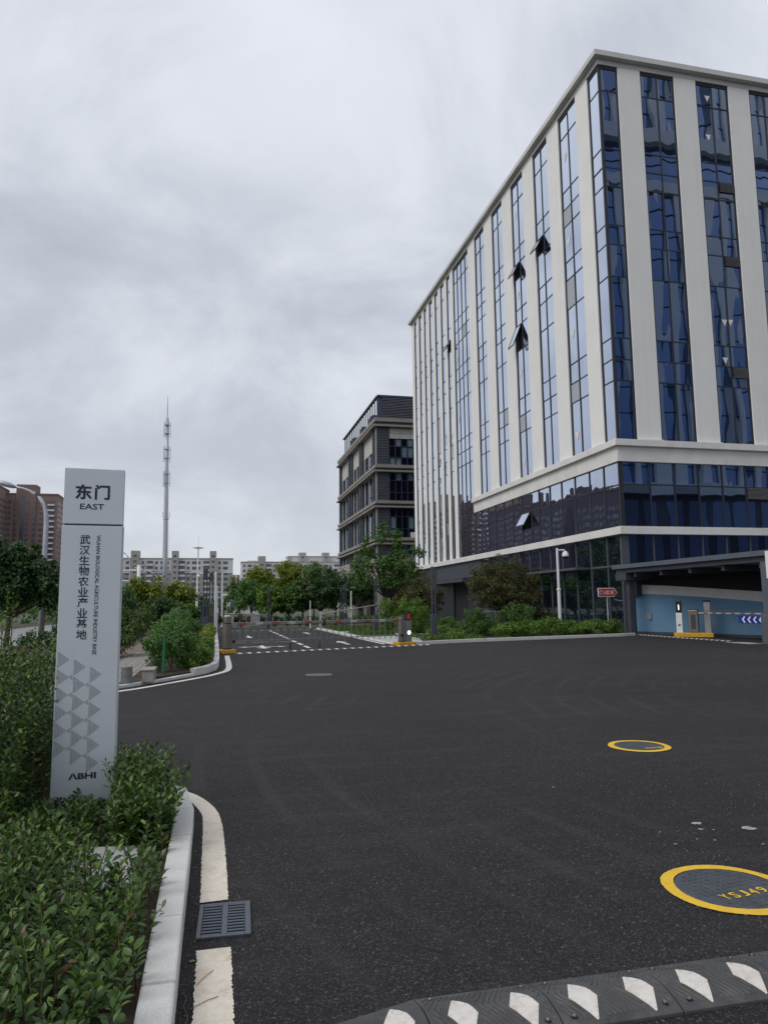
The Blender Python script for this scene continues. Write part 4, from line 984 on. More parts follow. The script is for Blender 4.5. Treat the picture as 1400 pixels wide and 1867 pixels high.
# planting left of the gate
t = thing('hedge', 'tall dark green hedge behind the green post, left of the gate', 'hedge', (-1.25, 18, .1))
crown('foliage', [(-1.22, 17.9, .60, .40, .75, .55), (-1.15, 19.4, .85, .45, .9, .65), (-1.2, 21.2, .95, .5, 1.1, .7), (-1.1, 23.5, .95, .5, 1.3, .7), (-.95, 26.2, .9, .55, 1.6, .65), (-.75, 18.7, .6, .35, .7, .5)], 15000, .085, M['leaf_mid'], t, 34, .26)
for k in range(10): MB().tube([(-1.2 + rnd.uniform(-.2, .3), 17.6 + k * .9, .05), (-1.15 + rnd.uniform(-.2, .3), 17.7 + k * .9, .9)], [.018, .008], 5).build('stem', M['bark'], t)
t = thing('hedge', 'low glossy green hedge along the white kerb left of the gate', 'hedge', (-.4, 20, .1))
crown('foliage', [(-.55, 18.9, .32, .30, .6, .28), (-.38, 20.2, .36, .34, .9, .30), (-.36, 22.0, .40, .36, 1.1, .32), (-.36, 24.2, .40, .36, 1.3, .30)], 9500, .075, M['leaf_bright'], t, 34, .26)
t = thing('hedge', 'yellowish clipped hedge behind the left barrier cabinet', 'hedge', (-.3, 30, .1))
crown('foliage', [(-.32, 27.0, .45, .34, 1.4, .32), (-.30, 30, .5, .34, 2, .36), (-.30, 34, .5, .34, 2.4, .36), (-.3, 39, .5, .34, 3, .36)], 7000, .08, M['leaf_yellow'], t, 34, .26)
# right-hand bed
tree('round_tree', 'round olive-brown clipped tree on leaning stems before the office lobby', 'tree', (13.55, 33.6, .1),
     [(13.98, 34.0, 2.60, 2.05, 1.9, 1.50), (13.0, 34.0, 2.15, 1.1, 1.2, .95), (14.95, 34.0, 2.15, 1.1, 1.2, .95), (13.95, 33.6, 1.8, 1.4, 1.2, .75)], 26000, .085, 'leaf_brown', .06, 2, 90, .15, fork=.25)
tree('round_tree', 'round dark olive tree between the two bright shrubs behind the right barrier', 'tree', (11.2, 40.2, .1),
     [(11.25, 40, 2.25, 1.55, 1.5, 1.30), (10.6, 40, 1.75, .95, .95, .85), (11.95, 40, 1.75, .95, .95, .85)], 11000, .10, 'leaf_brown', .06, 2, 50, .18)
for lb, blobs, n, sz, mt, asp in [
        ('ball-clipped dark green shrub nearest the bed tip, below the olive-brown tree', [(11.85, 32.3, .72, .78, .75, .68), (11.8, 32.2, .3, .7, .6, .35)], 6500, .075, 'leaf_mid', .5),
        ('ball-clipped green shrub right of centre below the olive-brown tree', [(14.05, 32.6, .90, .88, .8, .72), (14.0, 32.5, .45, .75, .7, .4)], 6500, .075, 'leaf_mid', .5),
        ('dark bronze shrub in front of the office shopfront, right of the ball shrubs', [(15.75, 34.0, .85, .85, .7, .60), (16.4, 34.2, .65, .6, .6, .45)], 4200, .08, 'leaf_brown', .5),
        ('bright spiky green shrub behind the near lamp column', [(9.75, 36.3, 1.05, .85, .8, .80), (9.5, 36.2, .5, .8, .8, .5), (10.1, 36.3, .6, .8, .8, .55)], 6500, .13, 'leaf_bright', .22),
        ('bright spiky green shrub farther back, between two lamp columns', [(10.05, 42, 1.15, .75, .8, .85), (10.1, 42, .6, .9, .8, .55)], 4200, .13, 'leaf_bright', .22),
        ('spreading green shrub between the near lamp column and the ball shrub', [(10.3, 30.9, .2, .7, .6, .2), (10.5, 33.0, .3, .8, .8, .3), (12.9, 33.2, .4, .9, .8, .42)], 5200, .08, 'leaf_bright', .5),
        ('low green shrub beside the walkway, left of the ball shrubs', [(10.9, 38.6, .5, .9, .7, .45), (12.2, 37.6, .45, .9, .7, .42)], 4200, .085, 'leaf_mid', .5)]:
    t = thing('shrub', lb, 'shrub', (blobs[0][0], blobs[0][1], .1))
    crown('foliage', [(b_[0], b_[1], b_[2] * 1.06, b_[3] * 1.2, b_[4] * 1.2, b_[5] * 1.22) for b_ in blobs], int(n * 1.5), sz, M[mt], t, 60, .18, aspect=asp, up=.5, droop=(-.8 if asp < .3 else .1))
    for k in range(4): MB().tube([(blobs[0][0] + rnd.uniform(-.1, .1), blobs[0][1] + rnd.uniform(-.1, .1), .06), (blobs[0][0] + rnd.uniform(-.4, .4), blobs[0][1] + rnd.uniform(-.4, .4), blobs[0][2])], [.02, .008], 5).build('stem', M['bark'], t)
t = thing('hedge', 'low bright yellow-green hedge along the kerb before the office shopfront', 'hedge', (15.5, 31.6, .1))
crown('foliage', [(12.8, 30.8, .42, .85, .6, .42), (13.9, 31.0, .46, .8, .65, .44), (15.1, 31.3, .52, .9, .65, .48), (16.3, 31.6, .48, .85, .65, .44), (17.5, 31.9, .46, .9, .6, .42), (18.7, 32.3, .40, .75, .55, .36)], 20000, .085, M['leaf_bright'], t, 40, .26)
tree('young_tree', 'open-crowned green tree with staked trunk in front of the grey laboratory block', 'tree', (11.6, 50, .05),
     [(11.6, 50, 4.6, 1.5, 1.4, 1.7), (10.1, 50, 4.3, 1.0, 1.0, 1.3), (13.0, 50, 4.4, 1.2, 1.1, 1.5), (11.4, 50, 6.6, .7, .8, .9), (12.5, 50, 6.1, .7, .8, .9), (10.4, 50, 5.7, .6, .8, .8), (13.9, 50.2, 3.6, .8, .8, 1.1), (9.9, 50, 3.3, .8, .8, .8), (11.9, 50, 3.2, 1.3, 1, .7), (14.0, 50, 5.3, .5, .6, .7)], 6500, .20, 'leaf_mid', .10, 2, 16, .30)
for x, y, lb in ((10.5, 49.6, 'wooden tree stake leaning on the open-crowned tree from the left'), (12.7, 49.6, 'wooden tree stake leaning on the open-crowned tree from the right')):
    tag(MB().tube([(x, y, 0), (11.55, 50, 2.2)], .045, 6).build('tree_stake', M['bark']), lb, 'stake')
rows = [  # x, y, z, r, mat
    (3.4, 72, 2.7, 1.7, 'leaf_mid', 'green tree at the left end of the tree row beyond the internal road'),
    (4.6, 78, 4.2, 1.7, 'leaf_yellow', 'tall yellow-green tree at the left of the tree row, above its neighbours'),
    (4.9, 66, 2.2, 1.4, 'leaf_bright', 'bright low-crowned tree in front at the left of the tree row'),
    (6.4, 66, 2.3, 1.4, 'leaf_mid', 'mid green tree in front, in the middle of the tree row'),
    (7.8, 80, 4.8, 2.0, 'leaf_yellow', 'tallest yellow-green tree in the middle of the tree row'),
    (7.9, 68, 2.5, 1.3, 'leaf_brown', 'small reddish tree in the middle of the tree row'),
    (10.0, 76, 4.4, 1.7, 'leaf_mid', 'green tree behind the dark trees at the right of the tree row'),
    (9.3, 66, 2.7, 1.5, 'leaf_dark', 'dark tree right of the small reddish tree'),
    (11.0, 68, 3.3, 1.9, 'leaf_dark', 'large dark tree at the right of the tree row'),
    (12.9, 66, 2.9, 1.7, 'leaf_dark', 'dark tree at the right end of the row, before the stone porch'),
    (2.6, 82, 3.0, 1.8, 'leaf_mid', 'farther green tree peeping out left of the tree row')]
for x, y, z, r, mt, lb in rows:
    bl = [(x, y, z, r * .95, r, r * 1.05)] + [(x + r * .6 * math.cos(a), y + r * .5 * math.sin(a), z + dz, r * .62, r * .62, r * .6) for a, dz in ((.4, -.6), (2.4, -.5), (4.1, .5), (5.4, .3), (1.5, .6))]
    tree('row_tree', lb, 'tree', (x, y, 0), bl, 4600, .24, mt, .10, 1, 20, .27, group='trees in the row beyond the internal road')
for x0, x1, y, h, mt, lb in [(-1.2, 3.2, 57.5, 1.0, 'leaf_brown', 'brownish hedge across the end of the internal road, at the left'), (3.2, 8.0, 58.2, .85, 'leaf_dark', 'dark hedge across the end of the internal road, in the middle'), (8.0, 14, 58.5, .8, 'leaf_mid', 'green hedge across the end of the internal road, at the right'),
                     (-1.5, 3.0, 95, 2.2, 'leaf_mid', 'pale green bushes in front of the low white building')]:
    t = thing('hedge', lb, 'hedge', (x0, y, 0))
    crown('foliage', [(x0 + (x1 - x0) * (k + .5) / 5, y, h * .5, (x1 - x0) / 7, .5, h * .55) for k in range(5)], 3500, .13, M[mt], t, 24, .28)
t = thing('far_woodland', 'far dark belt of trees at the foot of the apartment slabs', 'trees', (0, 330, 0)); 
bpy.data.objects.remove(t)
wp = [(x, 330 + rnd.uniform(-15, 15), rnd.uniform(1.5, 3.5), 5, 4, rnd.uniform(2.5, 4.5)) for x in range(-70, 90, 5)]
o = crown('far_trees', wp, 9000, 1.2, M['leaf_dark'], None, 12, .3, kind='stuff'); o['label'] = 'far dark belt of trees at the foot of the apartment slabs'; o['category'] = 'trees'
wp = [(-20 + rnd.uniform(-2, 2), y, rnd.uniform(2, 4), 3, 3, rnd.uniform(2.4, 3.4)) for y in range(-10, 230, 5)]
o = crown('street_side_trees', wp, 14000, .5, M['leaf_mid'], None, 14, .3, kind='stuff'); o['label'] = 'line of green trees along the far side of the street'; o['category'] = 'trees'

# ------------------------------------------------------------------ the sign pillar
P = thing('sign_pillar', 'tall light grey sign pillar lettered EAST standing in the foreground bed', 'sign', (-1.17, 6.05, 0.0), math.radians(5))
W_ = .445
MB().box(.012, .012, 0, W_ - .012, .128, 2.66).build('core', M['signdark'], P, local=True)
MB().box(0, 0, 2.256, W_, .14, 2.70).build('upper_panel', M['signgrey'], P, local=True, bevel=.004)
MB().box(-.003, 0, .05, W_ - .003, .14, 2.243).build('lower_panel', M['signgrey'], P, local=True, bevel=.004)
MB().box(W_ - .0025, .02, .05, W_ + .006, .12, 2.243).build('side_trim', M['white'], P, local=True)
def on_face(mb_s, x0, x1, z0, z1, bold=0.0, name='lettering', mat='ink', rot=False):
    m = MB()
    if rot: fn = lambda u, v: (x0 + v * (x1 - x0), -.0025, z1 - u * (z1 - z0))
    else: fn = lambda u, v: (x0 + u * (x1 - x0), -.0025, z0 + v * (z1 - z0))
    text_into(m, mb_s, fn, bold)
    return m.build(name, M[mat], P, local=True)
on_face('东', .082, .205, 2.452, 2.572, .03); on_face('门', .226, .338, 2.452, 2.572, .03)
on_face('EAST', .122, .298, 2.373, 2.418, .012)
col = '武汉生物农业产业基地'
for i, ch in enumerate(col): on_face(ch, .131, .206, 2.170 - i * .0817 - .0745, 2.170 - i * .0817, .012)
on_face('WUHAN BIOLOGICAL AGRICULTURE INDUSTRY BASE', .252, .281, 1.242, 2.170, .010, rot=True)
on_face('ΛBHI', .118, .312, .318, .366, .035, 'emblem_lettering', 'brownink')
def dot_tri(x, ztop, w, h, n, flip=False):
    m = MB()
    for i in range(n):          # columns of dots
        cnt = n - i
        for j in range(cnt):
            cx_ = x + w * (i + .5) / n; cz = ztop - h / 2 + (j - (cnt - 1) / 2) * h / n
            if flip: cx_ = x + w - w * (i + .5) / n
            r = w / n * .37; m.add([(cx_ + r * math.cos(a * math.pi / 3), -.0015, cz + r * 1.15 * math.sin(a * math.pi / 3)) for a in range(6)], [(0, 1, 2, 3, 4, 5)])
    m.build('dot_triangle', M['dots'], P, local=True)
for k in range(3):
    for i in range(6):
        zt = 1.272 - i * .132 - k * .060
        dot_tri(.006 + k * .117, zt, .084, .126, 9)
        if k < 2 and i >= 1: dot_tri(.006 + k * .117 + .086, zt - .045, .027, .040, 4, True)

# ------------------------------------------------------------------ foreground planting: leaves one by one
def sprigs(roots, hmin, hmax, per, length, width, lean=.35, start=.25):
    P_, D_, N_, L_, Wd = [], [], [], [], []; stems = []
    for (x, y, z, hs) in roots:
        h = rnd.uniform(hmin, hmax) * hs; a = rnd.uniform(0, 6.283); l = rnd.uniform(0, lean) * h
        tip = Vector((x + l * math.cos(a), y + l * math.sin(a), z + h)); b = Vector((x, y, z))
        stems.append((b, b.lerp(tip, .55) + Vector((0, 0, .03)), tip)); ax = (tip - b).normalized()
        n = per + rnd.randint(-3, 3); ph = rnd.uniform(0, 6)
        for k in range(n):
            t = start + (1 - start) * (k + .5) / n; p = b.lerp(tip, t); q = ph + k * 2.4
            side = Vector((math.cos(q), math.sin(q), 0)); d = side * (1.05 - .55 * t) + Vector((0, 0, .25 + .75 * t)) * rnd.uniform(.3, 1.1)
            P_.append(p + side * .008); D_.append(d); N_.append(Vector((rnd.gauss(0, .35), rnd.gauss(0, .35), 1)) + ax * .3 - d * .2)
            s_ = rnd.triangular(.45, 1.3, .95) * (1.08 - .35 * t ** 3); L_.append(length * s_); Wd.append(width * s_ * rnd.uniform(.85, 1.1))
    return np.array(P_), np.array(D_), np.array(N_), np.array(L_), np.array(Wd), stems
def leafy(t, roots, hmin, hmax, per, length, width, mat, singles, lean=.35, start=.25):
    p, d, n_, L_, Wd, stems = sprigs(roots, hmin, hmax, per, length, width, lean, start)
    dist = np.hypot(p[:, 0], p[:, 1]) - .9 * p[:, 2] - 1.2 * (p[:, 0] > -2.0); order = np.argsort(dist)
    vis = [i for i in order if p[i, 1] > 2.35][:singles]; one = np.zeros(len(p), bool); one[vis] = True
    off = np.array(wloc(t))
    v, f = leaf_full(p[~one] - off, d[~one], n_[~one], L_[~one], Wd[~one]); mk('foliage', np_mesh('foliage', v, f), mat, t, 'stuff', smooth=True)
    v, f = leaf_full(np.zeros((1, 3)), np.array([[0, 1., 0]]), np.array([[0, 0, 1.]]), np.array([1.0]), np.array([.55]))
    me = np_mesh('leaf', v, f); me.materials.append(mat)
    me.polygons.foreach_set('use_smooth', [True] * len(me.polygons))
    for i in vis:
        dv = Vector(d[i]).normalized(); sd = dv.cross(Vector(n_[i])).normalized(); up = sd.cross(dv)
        o = bpy.data.objects.new('leaf', me); C.objects.link(o); o.parent = t
        s_ = L_[i]; o.matrix_local = Matrix.Translation(Vector(p[i] - off)) @ Matrix((sd, dv, up)).transposed().to_4x4() @ Matrix.Diagonal((s_ * Wd[i] / L_[i] / .55, s_, s_, 1))
    m = MB()
    for a, b, c in stems: m.tube([a, b, c], [.0045, .0035, .0015], 4)
    m.build('stem', M['twig'], t, 'stuff')
def inside(x, y): return x < -.30 - max(0, (y - 5.7)) * .42 and y < 6.9 + 0 * x
roots = []
while len(roots) < 1900:
    x = rnd.uniform(-2.9, -.28); y = rnd.uniform(2.0, 6.05)
    if -.78 < x < -.40 and 4.25 < y < 5.05 and rnd.random() < .93: continue      # bare concrete slab
    if x > -.36 and rnd.random() < .5: continue
    hs = 1.0 if x < -.55 else .72
    if y > 5.2 and x > -.7: continue
    if x > -1.42 and y > 4.7: hs = .62
    if x > -1.30 and y > 5.6: hs = .45
    roots.append((x, y, .06, hs))
t = thing('low_shrubs', 'mass of low glossy green shrubs filling the foreground bed beside the granite kerb', 'shrubs', (-1.2, 4, .07))
leafy(t, roots, .20, .43, 18, .056, .030, M['leaf_fg'], 200, lean=.75, start=.2)
roots = []
while len(roots) < 420:
    x = rnd.uniform(-1.0, -.26); y = rnd.uniform(5.0, 6.75)
    if not inside(x, y) or (x < -.58 and y < 5.8) or (x < -.66 and y > 5.0): continue
    roots.append((x, y, .07, .85 if y > 5.3 else .7))
t = thing('shrub', 'bushy green shrub spilling over the kerb bend, right of the sign pillar foot', 'shrub', (-.6, 5.7, .07))
leafy(t, roots, .24, .56, 17, .056, .030, M['leaf_fg'], 60, lean=.6, start=.2)
roots = []
while len(roots) < 1100:
    x = rnd.uniform(-3.4, -1.27); y = rnd.uniform(5.2, 8.2)
    if y > 7.1 and x > -1.5: continue
    roots.append((x, y, .07, 1.0 if x < -1.45 else .82))
t = thing('hedge', 'tall dark green hedge at the left edge, left of the sign pillar', 'hedge', (-2.2, 6.5, .07))
leafy(t, roots, .7, 1.28, 50, .056, .031, M['leaf_fg'], 30, lean=.22, start=.12)
# a taller young shoot sticking out of it
t = thing('sapling', 'single upright sapling with pale young leaves behind the left hedge', 'plant', (-3.75, 14.9, 0))
pp, dd, nn_, ll, ww, st = sprigs([(-3.75, 14.9, .05, 1), (-3.72, 14.95, .05, .85), (-3.8, 14.85, .05, .7)], 1.9, 2.0, 46, .11, .045, .05, .2)
v, f = leaf_full(pp - np.array([-3.75, 14.9, 0]), dd, nn_, ll, ww); mk('foliage', np_mesh('foliage', v, f), M['leaf_bright'], t, smooth=True)
for a, b, c in st: MB().tube([a, b, c], [.012, .009, .004], 5).build('stem', M['twig'], t)
t = thing('shrub', 'reddish brown shrub between the left hedge and the dark tree', 'shrub', (-4.6, 17, 0))
crown('foliage', [(-4.7, 17, .45, .8, .8, .45), (-5.6, 17.6, .45, .9, .9, .5), (-3.9, 16.2, .35, .6, .6, .35)], 6000, .07, M['leaf_brown'], t, 34, .24)
t = thing('shrub', 'green shrub behind the left hedge, below the forked tree trunk', 'shrub', (-4.6, 12, 0))
crown('foliage', [(-4.3, 11.9, .55, .7, .6, .5), (-5.2, 12.2, .6, .7, .6, .5), (-3.6, 11.0, .5, .5, .6, .5)], 5500, .07, M['leaf_bright'], t, 34, .24) if False else crown('foliage', [(-4.9, 15.4, .5, .7, .5, .5), (-5.8, 15.6, .6, .7, .6, .5)], 4500, .07, M['leaf_bright'], t, 34, .24)
tag(MB().prism([(-.80, 4.28), (-.42, 4.30), (-.42, 5.0), (-.80, 5.05)], .0, .125).build('stone_slab', M['concrete'], bevel=.01), 'pale concrete slab half hidden among the foreground shrubs', 'slab')
for i, (x, y, a, lb) in enumerate([(-.085, 3.62, .5, 'single yellow-green fallen leaf beside the drain grate'), (1.05, 3.05, 1.9, 'fallen leaf lying by the rubber speed bump')][:1]):
    v, f = leaf_full(np.array([[x, y, .008]]), np.array([[math.cos(a), math.sin(a), .05]]), np.array([[0, 0, 1.]]), np.array([.035]), np.array([.02]))
    tag(mk('fallen_leaf', np_mesh('fallen_leaf', v, f), M['leaf_yellow']), lb, 'leaf')
M['litter'] = leaf_mat('dry_litter', (0.10, 0.06, 0.025), (0.20, 0.13, 0.05), (0.26, 0.20, 0.06), 0.7)
kk = 70; lx = np.where(rng.random(kk) < .45, -0.105 + .05 * rng.random(kk) ** 2, -0.30 - .08 * rng.random(kk)); ly = 2.4 + 3.2 * rng.random(kk)
lz = np.where(lx > -.2, .004, .082); la = rng.random(kk) * 6.28
v, f = leaf_full(np.stack([lx, ly, lz], 1), np.stack([np.cos(la), np.sin(la), .05 * rng.normal(size=kk)], 1), np.stack([.2 * rng.normal(size=kk), .2 * rng.normal(size=kk), np.ones(kk)], 1), .012 + .022 * rng.random(kk), .008 + .010 * rng.random(kk))
o = mk('leaf_litter', np_mesh('leaf_litter', v, f), M['litter'], None, 'stuff'); o['label'] = 'dry brown leaf litter along the granite kerb'; o['category'] = 'leaf litter'
M['drytwig'] = plain('dry_twig', (.16, .11, .065), .9)
for pts, lb in (([(-.10, 3.36, .006), (-.085, 3.30, .010), (-.095, 3.25, .006), (-.075, 3.17, .008), (-.08, 3.12, .006)], 'bent dry twig on the asphalt left of the edge line'),
                ([(-.05, 3.40, .010), (-.01, 3.47, .012), (.02, 3.52, .009)], 'thin dry twig lying across the edge line, upper one'), ([(-.07, 3.22, .009), (.0, 3.27, .010), (.04, 3.29, .009)], 'thin dry twig lying across the edge line, lower one')):
    tag(MB().tube(pts, .0016, 4).build('twig', M['drytwig']), lb, 'twig')

# ------------------------------------------------------------------ drain grate, manholes, speed bump
G_ = thing('drain_grate', 'slotted grey drain grate set in the asphalt between the two edge lines', 'drain grate', (.075, 4.05, 0), math.radians(-2))
gw, gl = .265, .41
MB().box(-gw / 2 + .01, -gl / 2 + .01, -.03, gw / 2 - .01, gl / 2 - .01, .0035).build('pit', M['black'], G_, local=True)
fr_ = MB(); zt = .012
fr_.box(-gw / 2, -gl / 2, .0, -gw / 2 + .022, gl / 2, zt); fr_.box(gw / 2 - .030, -gl / 2, .0, gw / 2, gl / 2, zt); fr_.box(-.013, -gl / 2 + .02, .0, .017, gl / 2 - .02, zt)
fr_.box(-gw / 2 + .0221, -gl / 2, .0, gw / 2 - .0301, -gl / 2 + .02, zt); fr_.box(-gw / 2 + .0221, gl / 2 - .02, .0, gw / 2 - .0301, gl / 2, zt)
fr_.build('frame', M['plasticgrate'], G_, local=True, bevel=.002)
for c0, c1 in ((-gw / 2 + .0225, -.0135), (.0175, gw / 2 - .0305)):
    for k in range(11):
        y0 = -gl / 2 + .0205 + k * (gl - .041) / 10.5
        MB().box(c0, y0, .0045, c1, y0 + .0175, zt - .0006).build('bar', M['plasticgrate'], G_, local=True, bevel=.0025)
def face_up(o):
    bm_ = bmesh.new(); bm_.from_mesh(o.data); bmesh.ops.remove_doubles(bm_, verts=bm_.verts, dist=1e-6)
    for f_ in bm_.faces:
        if f_.normal.z < 0: f_.normal_flip()
    bm_.to_mesh(o.data); bm_.free()
def manhole(label, x, y, r, painted=True, text=None, rz=0.0):
    t = thing('manhole_cover', label, 'manhole cover', (x, y, 0), rz)
    m = MB(); n = 180; w = .068 if painted else .03
    vs = []
    for i in range(n):
        a = i * 2 * math.pi / n; j = (rnd.uniform(-.0022, .0022) + .003 * math.sin(5 * a + x)) if painted else 0; jj = rnd.uniform(-.0015, .0015) + .002 * math.sin(4 * a)
        vs += [((r - w + jj) * math.cos(a), (r - w + jj) * math.sin(a), .0075), ((r + j) * math.cos(a), (r + j) * math.sin(a), .0055)]
    m.add(vs, [(2 * i, 2 * i + 1, (2 * i + 3) % (2 * n), (2 * i + 2) % (2 * n)) for i in range(n)])
    o = m.build('ring', M['ringyellow'] if painted else M['greystone'], t, local=True)
    MB().lathe([(r - w - .004, -.02), (r - w - .004, .006), (r - w - .012, .0085)], (0, 0, 0), 48).build('lid', M['iron'], t, local=True)
    if painted:
        m = MB(); ri = r - w - .03; s_ = .042
        k = int(ri / s_)
        for i in range(-k, k + 1):
            for j in range(-k, k + 1):
                if math.hypot(i * s_, j * s_) < ri and not (text and abs(j * s_ + .10) < .055 and abs(i * s_) < .22):
                    m.rbox((i * s_, j * s_, .0095), (.026, .010, .004), math.pi / 4 if (i + j) % 2 else -math.pi / 4)
        m.build('tread', M['iron'], t, 'stuff', local=True)
    if text:
        m = MB()
        for k_, ch in enumerate(text): text_into(m, ch, lambda u, v: (-.155 + k_ * .066 + u * .044, -.137 + v * .072, .0125), .015)
        lo = m.build('lettering', M['ringyellow'], t, local=True); face_up(lo)
    return t
manhole('near round manhole cover with a yellow painted ring, lettered YSJ49', 2.83, 3.76, .36, True, 'YSJ49', math.radians(8))
t = manhole('middle manhole cover with a yellow ring, across the forecourt', 4.63, 7.52, .335, True)
m = MB(); text_into(m, 'YSJ48', lambda u, v: (-.02 + u * .20, -.17 + v * .06, .0098), .03)
mk('paint_mark', None, None) if False else None
m = MB(); text_into(m, '===', lambda u, v: (-.02 + u * .21, -.18 + v * .045, .0098), .03); face_up(m.build('paint_mark', M['ringyellow'], t, local=True))
manhole('unpainted far manhole cover in the asphalt before the gate', 2.37, 17.1, .31, False)
BP = thing('speed_bump', 'black rubber speed bump with pale reflector plates across the foreground', 'speed bump', (0, 2.72, 0))
prof = [(0, 0), (0, .012), (.05, .030), (.11, .043), (.165, .047), (.22, .043), (.285, .028), (.345, .012), (.345, 0)]
def bz(v):
    for (a, z0), (b, z1) in zip(prof[1:], prof[2:-1]):
        if v <= b: return z0 + (z1 - z0) * (v - a) / (b - a)
    return .012
x = .31; L_ = .5; first = None; iii = 0
while x < 5.6:
    m = MB(); n = len(prof); g = .0025
    e_ = .62 if x < .5 else 1.0      # the end piece tapers
    m.add([(x + g, 2.72 + y * e_, z * (.5 if x < .5 else 1)) for y, z in prof] + [(x + L_ - g, 2.72 + y, z) for y, z in prof], [tuple(range(n)), tuple(range(n, 2 * n))[::-1]] + [(i, n + i, n + i + 1, i + 1) for i in range(n - 1)])
    seg = m.build('segment', M['rubber'], BP, bevel=.003)
    tr = MB()   # chevron ribs, left out where the reflector plates and bolts sit
    def clear(xo, y):
        for c in (.12, .37):
            if c - .055 < xo < c + .095 and .0 < y < .265: return abs(xo - c - .02) > .02 + .05 * min(1, y / .14)
        return True
    for k in range(-8, 26):
        q = -1
        ys = np.linspace(.03, .315, 20)
        for y0_, y1_ in zip(ys[:-1], ys[1:]):
            f_ = lambda y: k * .024 + .55 * abs(y - .17)
            a_, b_ = f_(y0_), f_(y1_)
            if not (.012 < min(a_, b_) and max(a_, b_) < L_ - .02) or not clear(a_, y0_) or not clear(b_, y1_): continue
            za, zb_ = bz(y0_), bz(y1_); w_ = .0085; h_ = .0032
            tr.add([(x + a_, 2.72 + y0_, za - .002), (x + a_ + w_, 2.72 + y0_, za - .002), (x + b_ + w_, 2.72 + y1_, zb_ - .002), (x + b_, 2.72 + y1_, zb_ - .002),
                    (x + a_ + .002, 2.72 + y0_, za + h_), (x + a_ + w_ - .002, 2.72 + y0_, za + h_), (x + b_ + w_ - .002, 2.72 + y1_, zb_ + h_), (x + b_ + .002, 2.72 + y1_, zb_ + h_)],
                   [(4, 5, 6, 7), (0, 1, 5, 4), (1, 2, 6, 5), (2, 3, 7, 6), (3, 0, 4, 7)])
    if tr.v and x > .5: tr.build('tread', M['rubberworn'], seg, 'stuff')
    for xo in ((.12, .37) if x > .5 else (.37,)):
        pl = [(0, .255), (.055, .25), (.082, .205), (.004, .012), (-.022, .17)]
        pl = [(0, .262), (.055, .262), (.083, .205), (.078, .15), (.012, .012), (.0, .012), (-.018, .19)]
        m = MB()
        rows_ = [.018, .05, .09, .128, .138, .166, .194, .22, .243]
        vs = []
        def edge(yq):
            L1 = [(.018, .021), (.138, -.040), (.243, .008)]; R1 = [(.018, .025), (.128, .078), (.194, .060), (.243, .014)]
            return np.interp(yq, [q[0] for q in L1], [q[1] for q in L1]), np.interp(yq, [q[0] for q in R1], [q[1] for q in R1])
        for yq in rows_:
            a, b = edge(yq); z = bz(yq) + .003; vs += [(x + xo + a, 2.72 + yq, z), (x + xo + b, 2.72 + yq, z), (x + xo + a - .001, 2.72 + yq, z - .006), (x + xo + b + .001, 2.72 + yq, z - .006)]
        m.add(vs, [(q * 4, q * 4 + 1, q * 4 + 5, q * 4 + 4) for q in range(8)] + [(q * 4, q * 4 + 4, q * 4 + 6, q * 4 + 2) for q in range(8)] + [(q * 4 + 1, q * 4 + 3, q * 4 + 7, q * 4 + 5) for q in range(8)])
        mkr = m.build('reflector_plate', M['rubbermark'], seg)
        dm = MB()
        for k in range(16):
            a = k * math.pi / 8; yq = .205 + .022 * math.sin(a); xq = x + xo + .030 + .022 * math.cos(a); z = bz(yq) + .0036
            dm.add([(xq + .0018 * math.cos(b * math.pi / 2), 2.72 + yq + .0018 * math.sin(b * math.pi / 2), z) for b in range(4)], [(0, 1, 2, 3)])
        for k in range(9):
            yq = .03 + k * .02; a, b = edge(yq)
            for xq in (b - .006,) + ((a + .006,) if k % 2 else ()):
                xq = x + xo + xq; z = bz(yq) + .0036; dm.add([(xq + .0018 * math.cos(b_ * math.pi / 2), 2.72 + yq + .0018 * math.sin(b_ * math.pi / 2), z) for b_ in range(4)], [(0, 1, 2, 3)])
        dm.build('plate_stud', M['rubber'], seg, 'stuff')
    for xo, yo in (((.055, .045), (.445, .045), (.055, .30), (.445, .30)) if x > .5 else ((.445, .045),)):
        zz = bz(yo); hb = MB().lathe([(.014, 0), (.014, .004)], (x + xo, 2.72 + yo, zz - .001), 10); hb.build('bolt_hole', M['black'], seg)
        MB().lathe([(.0065, 0), (.006, .003)], (x + xo, 2.72 + yo, zz + .0031), 8).build('bolt', M['steel'], seg)
    x += L_

